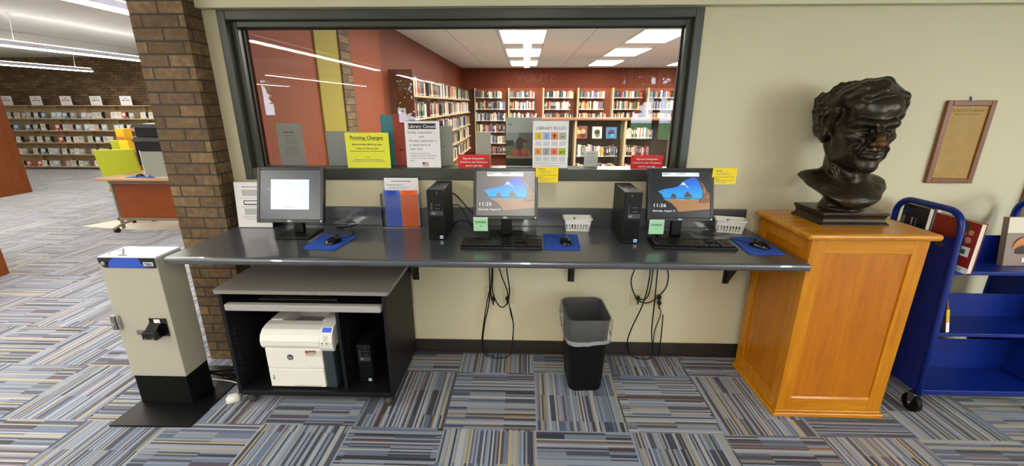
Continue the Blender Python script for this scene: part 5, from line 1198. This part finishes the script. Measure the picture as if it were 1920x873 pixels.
def office_chair(x, y, rz, label):
    t = thing('office_chair', label, 'chair', (x, y, .0041), rz); lm, fm = MATS['lime_mesh'], MATS['lime_frame']
    b = MB(); b.box((-.23, -.24, .44), (.23, .22, .50), lm, .03); b.build('seat', t)
    T = Matrix.Translation((0, .25, .62)) @ Matrix.Rotation(math.radians(-10), 4, 'X')
    b = MB(); b.box((-.24, -.012, 0), (.24, .012, .46), lm, .011, T); b.build('backrest', t)
    for s in (-1, 1):
        b = MB(); b.tube([(s * .235, .20, .47), (s * .275, .12, .50), (s * .285, .05, .64), (s * .285, -.12, .66)], .014, fm, 8); b.build('armrest', t)
    b = MB(); b.tube([(-.0, .1, .43), (0, .28, .42), (0, .31, .60), (0, .27, .72)], .02, fm, 8); b.cyl((0, 0, .10), (0, 0, .44), .025, m=MATS['steel'], n=12); b.build('column', t)
    for k in range(5):
        a = 2 * math.pi * k / 5 + .3; c, s = math.cos(a), math.sin(a)
        b = MB(); b.tube([(0, 0, .12), (.15 * c, .15 * s, .11), (.29 * c, .29 * s, .07)], [.025, .02, .015], MATS['desk_frame'], 8); b.build('leg', t)
        b = MB(); b.cyl((.29 * c - .015 * s, .29 * s + .015 * c, .028), (.29 * c + .015 * s, .29 * s - .015 * c, .028), .027, m=MATS['black_plastic'], n=14); b.build('caster', t)
    return t
office_chair(-5.80, 3.50, math.pi + .30, 'lime green mesh office chair nearest the orange desk')
office_chair(-7.02, 5.05, math.pi + .05, 'lime green mesh office chair farther back, partly behind the first')
# equipment on the desk
DT = .7555
b = MB(); b.prism(rrect([(-.2, -.11), (.18, -.12), (.2, .10), (-.16, .12)], .02), 'z', .0005, .004, mat('pad_violet', '#3a4a9a', .8)); o = b.build('mouse_pad'); o.location = (-5.02, 2.85, DT); tag(o, 'blue pad lying on the orange desk', 'mouse pad')
b = MB(); b.ell((0, 0, .0), (.032, .055, .032), MATS['black_gloss'], 16, 10); bmesh.ops.bisect_plane(b.bm, geom=b.bm.verts[:] + b.bm.edges[:] + b.bm.faces[:], plane_co=(0, 0, 0), plane_no=(0, 0, -1), clear_outer=True); o = b.build('mouse'); o.location = (-5.10, 2.84, DT + .005); tag(o, 'dark mouse on the blue pad of the orange desk', 'mouse')
b = MB(); b.box((-.13, -.07, .0), (.13, .07, .085), MATS['black_plastic'], .006); b.box((-.12, -.06, .0852), (.12, .06, .093), MATS['paper_white'], .001); o = b.build('paper_box'); o.location = (-4.93, 3.0, DT); tag(o, 'low black box with paper on the orange desk', 'box')
t = thing('acrylic_screen', 'grey clear upright screen standing on the orange desk', 'screen', (-4.76, 2.80, DT))
b = MB(); b.box((-.215, 0, .004), (.235, .006, .335), mat('smoky_acrylic', '#8d8f86', .15)); b.build('panel', t)
b = MB(); b.box((-.222, -.002, .0005), (-.2155, .008, .345), MATS['white_plastic']); b.box((-.222, -.03, .0), (.235, .03, .0035), MATS['white_plastic']); b.cyl((-.17, -.02, .004), (-.17, -.02, .03), .018, m=MATS['acrylic_edge'], n=14); b.build('edge_frame', t)
# organiser cabinet with trays, binders
t = thing('letter_tray_stack', 'black desktop tray stack behind the clear screen', 'trays', (-5.08, 3.2, DT))
b = MB(); q = MATS['black_plastic']; b.box((-.19, -.14, .12), (.24, .14, .44), q, .006); b.box((-.13, -.10, .0), (.2, .12, .12), q, .004); b.build('lower_body', t)
b = MB(); b.prism([(-.2, .4405), (.25, .4405), (.22, .49), (-.15, .50)], 'y', -.16, .14, mat('tray_smoke', '#4a4c4c', .2)); b.build('lower_tray', t)
b = MB(); b.box((-.17, -.10, .5005), (.22, .14, .62), q, .004); b.prism([(-.21, .6205), (.24, .6205), (.20, .665), (-.14, .67)], 'y', -.13, .14, MATS['tray_smoke']); b.box((-.05, -.09, .6701), (.10, .05, .675), MATS['paper_white']); b.build('upper_tray', t)
t = thing('rear_cabinet', 'orange wood side cabinet behind the desk equipment', 'cabinet', (-6.24, 4.1, .0045))
b = MB(); b.box((-.1, -.2, .0), (.95, .25, .95), MATS['desk_orange'], .004); b.build('carcass', t); b = MB(); b.box((-.11, -.21, .9505), (.96, .26, .975), MATS['desk_top_edge'], .004); b.build('top_panel', t)
for (x, z, w_, h_, c, lab) in [(-6.25, .981, .15, .165, '#f2c80e', 'yellow box standing on the side cabinet, lower of the two'), (-6.27, 1.146, .13, .17, '#f2b80e', 'yellow box stacked on the lower yellow box')]:
    b = MB(); b.box((-w_ / 2, -.07, 0), (w_ / 2, .07, h_ - .002), mat('ybox' + c[1:], c, .5), .003)
    if h_ == .17: b.box((-w_ / 2 + .01, -.072, .002), (w_ / 2 - .01, -.0701, .05), MATS['cover_orange'])
    o = b.build('yellow_box'); o.location = (x, 4.0, z); tag(o, lab, 'box')
b = MB(); b.box((-.13, -.08, 0), (.13, .08, .33), mat('binder_blue', '#1c52c4', .4), .004); b.box((-.07, -.0815, .2), (.03, -.0801, .34), MATS['paper_white']); b.cyl((.07, -.082, .2), (.07, -.0801, .2), .03, m=MATS['case_pale_blue'], n=14); o = b.build('blue_case'); o.location = (-5.80, 4.02, .9805); tag(o, 'blue upright case with a white label on the side cabinet', 'case')
# ------------------------------------------------------------------ bronze bust
def bust():
    res = .0042
    X = np.arange(-.265, .266, res, dtype=np.float32); Y = np.arange(-.285, .255, res, dtype=np.float32); Z = np.arange(-.455, .275, res, dtype=np.float32)
    D = np.full((len(X), len(Y), len(Z)), 9.0, np.float32)
    gx, gy, gz = X[:, None, None], Y[None, :, None], Z[None, None, :]
    def win(c, r):
        s = []
        for a, ci, ri in zip((X, Y, Z), c, r):
            i0 = max(0, int(np.searchsorted(a, ci - ri))); i1 = min(len(a), int(np.searchsorted(a, ci + ri)) + 1); s.append(slice(i0, max(i0 + 1, i1)))
        return tuple(s)
    def blend(sl, d, k, sub=False):
        A = D[sl]
        if sub:
            h = np.clip(.5 - .5 * (A + d) / k, 0, 1); D[sl] = A + (-d - A) * h + k * h * (1 - h)
        else:
            h = np.clip(.5 + .5 * (A - d) / k, 0, 1); D[sl] = A + (d - A) * h - k * h * (1 - h)
    def ell(c, r, k=.02, sub=False, rot=0.):
        m = max(r) + k * 2.5 + .03; sl = win(c, (m, m, m)); x, y, z = gx[sl[0]] - c[0], gy[:, sl[1]] - c[1], gz[:, :, sl[2]] - c[2]
        if rot: cr, sr = math.cos(rot), math.sin(rot); x, z = x * cr + z * sr, -x * sr + z * cr
        q = np.sqrt((x / r[0]) ** 2 + (y / r[1]) ** 2 + (z / r[2]) ** 2); g = np.sqrt((x / r[0] ** 2) ** 2 + (y / r[1] ** 2) ** 2 + (z / r[2] ** 2) ** 2)
        blend(sl, (q * (q - 1) / np.maximum(g, 1e-4)).astype(np.float32), k, sub)
    def cap(a, b, ra, rb, k=.012, sub=False):
        a, b = np.array(a, np.float32), np.array(b, np.float32); c = (a + b) / 2; m = abs(b - a) / 2 + max(ra, rb) + k * 2.5 + .008
        sl = win(c, m); x, y, z = gx[sl[0]] - a[0], gy[:, sl[1]] - a[1], gz[:, :, sl[2]] - a[2]; d = b - a
        t = np.clip((x * d[0] + y * d[1] + z * d[2]) / max(float(d @ d), 1e-9), 0, 1)
        blend(sl, (np.sqrt((x - t * d[0]) ** 2 + (y - t * d[1]) ** 2 + (z - t * d[2]) ** 2) - (ra + (rb - ra) * t)).astype(np.float32), k, sub)
    def chain(ps, rs, k=.01, sub=False):
        for i in range(len(ps) - 1): cap(ps[i], ps[i + 1], rs[i], rs[i + 1], k, sub)
    def both(f, c, *a, **kw):
        for s in (-1, 1): f((s * c[0], c[1], c[2]), *a, **kw)
    def both2(ps, rs, **kw):
        for s in (-1, 1): chain([(s * p[0], p[1], p[2]) for p in ps], rs, **kw)
    # neck and chest
    cap((0, .055, -.12), (0, .03, -.30), .088, .098, .03)
    ell((0, .03, -.335), (.215, .135, .085), .05)
    ell((-.13, .06, -.29), (.09, .07, .055), .04); ell((.13, .06, -.30), (.08, .07, .05), .04)
    ell((0, -.07, -.37), (.15, .085, .06), .04)
    both2([(.095, .05, -.10), (.075, -.02, -.22), (.022, -.085, -.32)], [.022, .02, .017], k=.02)
    both2([(.03, -.09, -.325), (.12, -.05, -.315), (.19, .02, -.29)], [.014, .014, .012], k=.02)
    cap((0, -.04, -.20), (0, -.055, -.26), .03, .022, .03)
    # V-shaped cut of the chest, scooped sides
    z, x, y = gz, gx, gy
    cut = -(z + .415 - .62 * np.maximum(np.abs(x) - .02, 0) - .28 * np.maximum(y + .02, 0) ) * .8
    D[...] = np.maximum(D, np.where(z < -.16, cut, -1).astype(np.float32))
    D[...] = np.maximum(D, (np.abs(x) - .190 + 0 * y + 0 * z).astype(np.float32))
    cap((0, .0, -.37), (0, .01, -.45), .075, .10, .02)
    # skull and face masses
    ell((0, .035, .060), (.140, .180, .136), .03); ell((0, -.045, .080), (.122, .118, .105), .03)
    ell((0, -.050, -.045), (.122, .118, .135), .03); ell((0, -.060, -.135), (.107, .100, .080), .03)
    both(ell, (.062, -.005, -.12), (.035, .07, .055), .03)
    ell((0, -.142, -.188), (.048, .034, .036), .03)
    both(ell, (.080, -.100, -.046), (.036, .038, .026), .025)
    both(ell, (.070, -.10, .095), (.045, .055, .05), .04)
    # brow, sockets, eyes
    both2([(.095, -.112, .004), (.072, -.150, .020), (.024, -.170, .012)], [.014, .020, .019], k=.016)
    both(ell, (.052, -.172, -.018), (.037, .030, .023), .014, True); both(ell, (.020, -.172, -.016), (.012, .02, .02), .014, True)
    both(ell, (.052, -.129, -.021), (.027, .025, .022), .004)
    both2([(.028, -.147, -.023), (.042, -.156, -.010), (.060, -.153, -.009), (.079, -.135, -.022)], [.004, .0055, .0055, .004], k=.004)
    both2([(.029, -.147, -.025), (.045, -.153, -.036), (.062, -.149, -.036), (.078, -.135, -.024)], [.0035, .0045, .0045, .0035], k=.004)
    both(ell, (.051, -.1525, -.022), (.007, .004, .007), .002, True)
    both2([(.030, -.152, -.044), (.052, -.156, -.054), (.078, -.138, -.046)], [.006, .009, .006], k=.01)
    # nose
    chain([(0, -.168, .016), (0, -.180, -.012), (0, -.198, -.045), (0, -.208, -.072)], [.016, .015, .017, .021], k=.012)
    both(ell, (.025, -.186, -.078), (.016, .022, .015), .008); both(ell, (.014, -.198, -.094), (.007, .010, .005), .005, True)
    # muzzle, mouth, chin
    ell((0, -.146, -.118), (.058, .042, .042), .02)
    both2([(.036, -.184, -.068), (.052, -.166, -.098), (.062, -.146, -.138)], [.005, .006, .005], k=.012, sub=True)
    both2([(.050, -.166, -.070), (.068, -.148, -.102), (.074, -.130, -.142)], [.006, .007, .006], k=.018)
    chain([(-0.0506, -0.1540, -0.1270), (-0.0242, -0.1820, -0.1180), (0.0000, -0.1880, -0.1210), (0.0242, -0.1820, -0.1180), (0.0506, -0.1540, -0.1270)], [.004, .008, .008, .008, .004], k=.006)
    chain([(-0.0462, -0.1540, -0.1350), (-0.0198, -0.1800, -0.1400), (0.0198, -0.1800, -0.1400), (0.0462, -0.1540, -0.1350)], [.005, .0105, .0105, .005], k=.006)
    chain([(-0.0572, -0.1580, -0.1310), (-0.0242, -0.1940, -0.1285), (0.0000, -0.1990, -0.1295), (0.0242, -0.1940, -0.1285), (0.0572, -0.1580, -0.1310)], [.002, .0026, .0026, .0026, .002], k=.004, sub=True)
    ell((0, -.192, -.160), (.034, .014, .009), .012, True); both(ell, (.122, -.080, -.100), (.022, .045, .042), .03, True)
    both(ell, (.122, -.07, .055), (.02, .05, .045), .03, True)
    ell((0, -.192, -.104), (.005, .006, .012), .008, True)
    both2([(.008, -.180, .020), (.010, -.176, .048)], [.002, .002], k=.006, sub=True)
    # neck wrinkles on the viewer's side
    for k_ in range(3): chain([(-.092 + k_ * .012, -.02 - k_ * .012, -.20), (-.080 + k_ * .02, -.06 - k_ * .01, -.26)], [.002, .0025], k=.006, sub=True)
    # ears
    for s in (-1, 1):
        ell((s * .143, .030, -.028), (.018, .036, .052), .010); ell((s * .163, .022, -.020), (.009, .016, .026), .006, True)
        chain([(s * .148, .0, -.050), (s * .160, .052, -.030), (s * .160, .055, .0), (s * .158, .040, .022), (s * .152, .012, .022), (s * .145, .0, .0)], [.006, .007, .008, .008, .007, .005], k=.004); ell((s * .142, .015, -.066), (.010, .014, .014), .008)
    # hair: cap volume, then locks
    ell((0, .065, .070), (.152, .165, .140), .02)
    rh = random.Random(21)
    for s in (-1, 1):
        ell((s * .125, .03, .075), (.040, .085, .075), .02); ell((s * .118, .110, .00), (.036, .055, .07), .02)
    ell((0, .18, -.04), (.10, .05, .08), .03)
    # big swept forelock from the side parting
    chain([(.065, -.100, .165), (.0, -.122, .188), (-.055, -.112, .180), (-.108, -.065, .140), (-.140, -.01, .100)], [.022, .032, .033, .032, .026], k=.014)
    chain([(.085, -.075, .170), (.03, -.090, .203), (-.045, -.075, .195), (-.10, -.03, .160), (-.14, .03, .115)], [.024, .030, .030, .030, .028], k=.012)
    chain([(.055, -.125, .160), (-.005, -.150, .168), (-.06, -.140, .145), (-.110, -.098, .110)], [.012, .020, .022, .016], k=.010)
    chain([(.095, -.095, .150), (.122, -.082, .140), (.142, -.055, .110), (.148, -.035, .070)], [.024, .026, .026, .02], k=.012)
    chain([(.11, -.06, .165), (.15, -.035, .140), (.168, -.01, .10), (.165, -.015, .055), (.155, -.01, .015)], [.022, .026, .026, .022, .016], k=.010)
    # locks over the rest of the scalp
    for k_ in range(230):
        th = rh.uniform(-math.pi * .98, math.pi * .98); ph = rh.uniform(-.45, 1.35)          # th = 0 at the back
        if abs(th) > 1.95 and ph < 1.0: continue
        if abs(th) > 1.05 and ph < .25: continue
        Rx, Ry, Rz = .163, .175, .146; pts = []; rs = []
        L_ = rh.uniform(.25, .5); sw = rh.uniform(-.4, .4) + (.5 if th < 0 else -.3)
        for q in range(4):
            f = q / 3; a = th + sw * L_ * f * 1.6; p = ph - L_ * f * 1.3 + .10 * math.sin(f * 3.1)
            bump_ = 1 + .03 * math.sin(f * math.pi) + rh.uniform(-.01, .02)
            pts.append((Rx * math.sin(a) * math.cos(p) * bump_, .065 + Ry * math.cos(a) * math.cos(p) * bump_ - .02, .065 + Rz * math.sin(p) * bump_)); rs.append((.013, .016, .013, .005)[q] * rh.uniform(.75, 1.2))
        chain(pts, rs, k=.004)
        # a groove alongside each lock
        chain([(p_[0] * 1.05 + .006, p_[1] * 1.03, p_[2] * 1.05 + .006) for p_ in pts], [.004, .0075, .006, .002], k=.003, sub=True)
    for s in (-1, 1):   # tufts over and before the ears, sideburns
        for k_ in range(9):
            a0 = rh.uniform(-.03, .10); z0 = rh.uniform(.05, .13)
            chain([(s * .150, a0, z0 + .03), (s * (.166 + rh.uniform(0, .01)), a0 + .01, z0), (s * .156, a0 + .035, z0 - .035), (s * .152, a0 + .06, z0 - .05)], [.010, .014, .011, .005], k=.004)
        chain([(s * .128, -.045, .07), (s * .134, -.02, .02), (s * .128, -.005, -.02)], [.016, .014, .008], k=.01)
    # clay-like surface
    nx = np.sin(gx * 95 + np.sin(gz * 60) * 1.5) * np.sin(gy * 80 + 1.3) * np.sin(gz * 105 + gx * 40); D[...] += (.0009 * nx).astype(np.float32)
    # ---- surface nets
    S = D < 0; nx_, ny_, nz_ = D.shape
    Sx = S.astype(np.int8); c = np.zeros((nx_ - 1, ny_ - 1, nz_ - 1), np.int8)
    for i in (0, 1):
        for j in (0, 1):
            for k in (0, 1): c += Sx[i:nx_ - 1 + i, j:ny_ - 1 + j, k:nz_ - 1 + k]
    act = (c > 0) & (c < 8); idx = np.full(act.shape, -1, np.int64); ijk = np.argwhere(act); idx[act] = np.arange(len(ijk))
    acc = np.zeros((len(ijk), 3)); cnt = np.zeros(len(ijk)); corners = [(i, j, k) for i in (0, 1) for j in (0, 1) for k in (0, 1)]
    val = {q: D[ijk[:, 0] + q[0], ijk[:, 1] + q[1], ijk[:, 2] + q[2]] for q in corners}
    for a in corners:
        for ax in range(3):
            if a[ax]: continue
            b_ = list(a); b_[ax] = 1; b_ = tuple(b_); va, vb = val[a], val[b_]; m_ = (va < 0) != (vb < 0)
            t_ = np.where(m_, va / np.where(m_, va - vb, 1), 0); p = np.tile(np.array(a, float), (len(ijk), 1)); p[:, ax] += t_
            acc[m_] += p[m_]; cnt[m_] += 1
    P = (ijk + acc / cnt[:, None]) * res + np.array([X[0], Y[0], Z[0]])
    F = []
    for ax in range(3):
        sl0 = [slice(None)] * 3; sl1 = [slice(None)] * 3; sl0[ax] = slice(0, -1); sl1[ax] = slice(1, None)
        e0, e1 = S[tuple(sl0)], S[tuple(sl1)]; E = np.argwhere(e0 != e1); o1, o2 = [q for q in range(3) if q != ax]
        ok = (E[:, o1] > 0) & (E[:, o2] > 0) & (E[:, o1] < D.shape[o1] - 1) & (E[:, o2] < D.shape[o2] - 1); E = E[ok]; ins = e0[tuple(E.T)]
        def V_(d1, d2): q = E.copy(); q[:, o1] -= d1; q[:, o2] -= d2; return idx[tuple(q.T)]
        quad = np.stack([V_(1, 1), V_(0, 1), V_(0, 0), V_(1, 0)], 1)
        flip = ins if ax != 1 else ~ins
        quad = np.where(flip[:, None], quad, quad[:, ::-1]); quad = quad[(quad >= 0).all(1)]; F.append(quad)
    F = np.concatenate(F)
    return P, F
m = bpy.data.materials.new('dark_bronze'); m.use_nodes = True; nt = m.node_tree; bs = nt.nodes['Principled BSDF']; MATS['dark_bronze'] = m
tc = N(nt, 'ShaderNodeTexCoord'); ns = N(nt, 'ShaderNodeTexNoise'); ns.inputs['Scale'].default_value = 9; ns.inputs['Detail'].default_value = 5; nt.links.new(tc.outputs['Object'], ns.inputs['Vector'])
cr = N(nt, 'ShaderNodeValToRGB'); cr.color_ramp.elements[0].position = .35; cr.color_ramp.elements[0].color = (*srgb('#231c14'), 1); cr.color_ramp.elements[1].position = .7; cr.color_ramp.elements[1].color = (*srgb('#3c3022'), 1)
nt.links.new(ns.outputs['Fac'], cr.inputs[0])
# the nose is rubbed to a copper tone
vm = N(nt, 'ShaderNodeVectorMath', operation='DISTANCE'); vm.inputs[1].default_value = (0, -.215, -.070); nt.links.new(tc.outputs['Object'], vm.inputs[0])
mr = N(nt, 'ShaderNodeMapRange'); mr.inputs[1].default_value = .015; mr.inputs[2].default_value = .05; mr.inputs[3].default_value = 1; mr.inputs[4].default_value = 0; nt.links.new(vm.outputs['Value'], mr.inputs[0])
mx = N(nt, 'ShaderNodeMix', data_type='RGBA'); mx.inputs[7].default_value = (*srgb('#63401f'), 1); nt.links.new(mr.outputs[0], mx.inputs[0]); nt.links.new(cr.outputs[0], mx.inputs[6])
nt.links.new(mx.outputs[2], bs.inputs['Base Color']); bs.inputs['Metallic'].default_value = .5; bs.inputs['Roughness'].default_value = .3
n2 = N(nt, 'ShaderNodeTexNoise'); n2.inputs['Scale'].default_value = 45; nt.links.new(tc.outputs['Object'], n2.inputs['Vector']); bp = N(nt, 'ShaderNodeBump'); bp.inputs['Strength'].default_value = .35; bp.inputs['Distance'].default_value = .004
nt.links.new(n2.outputs['Fac'], bp.inputs['Height']); nt.links.new(bp.outputs[0], bs.inputs['Normal'])
BC = (1.752, -.315, 1.572)
t = thing('bronze_bust', 'dark bronze bust of a man with wavy hair, on the oak pedestal', 'bust', (1.755, -.318, 1.0765))
P, F = bust()
me = bpy.data.meshes.new('head_and_shoulders'); me.vertices.add(len(P)); me.vertices.foreach_set('co', P.astype(np.float32).ravel()); me.loops.add(F.size); me.loops.foreach_set('vertex_index', F.ravel().astype(np.int32))
me.polygons.add(len(F)); me.polygons.foreach_set('loop_start', np.arange(0, F.size, 4, dtype=np.int32)); me.polygons.foreach_set('loop_total', np.full(len(F), 4, np.int32)); me.polygons.foreach_set('use_smooth', np.ones(len(F), bool))
me.update(calc_edges=True); me.validate(); me.materials.append(m)
o = bpy.data.objects.new('head_and_shoulders', me); COL.objects.link(o); o.parent = t; o.location = Vector(BC) - Vector(t.location); o.rotation_euler = (0, 0, math.radians(-8))
b = MB(); hw, hd = .172, .130; prof = [(0, 0), (0, .006), (-.010, .016), (-.014, .030), (-.010, .044), (-.004, .054), (-.004, .066)]
rings = [[(sx * (hw + dx), sy * (hd + dx), z) for sx, sy in ((-1, -1), (1, -1), (1, 1), (-1, 1))] for dx, z in prof]
b.loft(rings, m, False); b.build('plinth', t)
b = MB(); b.loft([[(r * math.cos(a) * 1.05, r * math.sin(a), z) for a in [2 * math.pi * k / 24 for k in range(24)]] for r, z in ((.10, .0665), (.085, .075), (.075, .10))], m, True); b.build('neck_block', t)
# ------------------------------------------------------------------ pieces that belong to a part hang one level deeper
SUB = {'desktop_computer': {'logo': 'front_bezel', 'port': 'front_bezel', 'power_button': 'front_bezel', 'sticker': 'front_bezel'},
       'laser_printer': {'logo': 'front_door', 'sticker': 'front_door', 'display': 'control_panel', 'button_pad': 'control_panel'},
       'monitor': {'logo': 'housing', 'screen_text': 'screen', 'picture_sky': 'screen', 'picture_sea': 'screen', 'picture_sand': 'screen', 'picture_stacks': 'screen', 'status_bar': 'screen', 'open_window': 'screen', 'window_print': 'screen'},
       'mouse': {'wheel': 'body'}, 'keyboard': {'keys': 'base'}, 'waste_bin': {'liner_hem': 'bin_liner'}, 'wall_outlet': {'socket': 'cover_plate'},
       'payment_kiosk': {'lock': 'cabinet', 'coin_return': 'cabinet', 'coin_slot': 'cabinet', 'header_panel': 'cabinet', 'reject_lever': 'top_cover'},
       'book_cart': {'caster_wheel': 'caster_fork', 'badge': 'side_panel'}, 'office_chair': {'caster': 'leg'}, 'framed_plaque': {'plaque_print': 'plaque_sheet'},
       'library_closed_sign': {'lettering': 'sheet'}, 'library_rules_sign': {'lettering': 'sheet'}, 'printing_charges_sign': {'lettering': 'sheet'}, 'express_notice': {'lettering': 'sheet'}, 'book': {'cover_print': 'cover'}}
bystem = lambda o: o.name.split('.')[0]
for root in [o for o in bpy.data.objects if o.parent is None and bystem(o) in SUB]:
    mp = SUB[bystem(root)]; kids = sorted(root.children, key=lambda q: list(bpy.data.objects).index(q) if False else 0); kids = list(root.children); last = {}
    first = {}
    for k in kids: first.setdefault(bystem(k), k)
    forks = {n: [k for k in kids if bystem(k) == n] for n in set(mp.values())}; used = {}
    for k in kids:
        n = bystem(k)
        if n in mp and forks.get(mp[n]):
            same = [q for q in kids if bystem(q) == n]; hosts = forks[mp[n]]
            host = hosts[same.index(k)] if len(same) == len(hosts) else hosts[0]
            k.parent = host
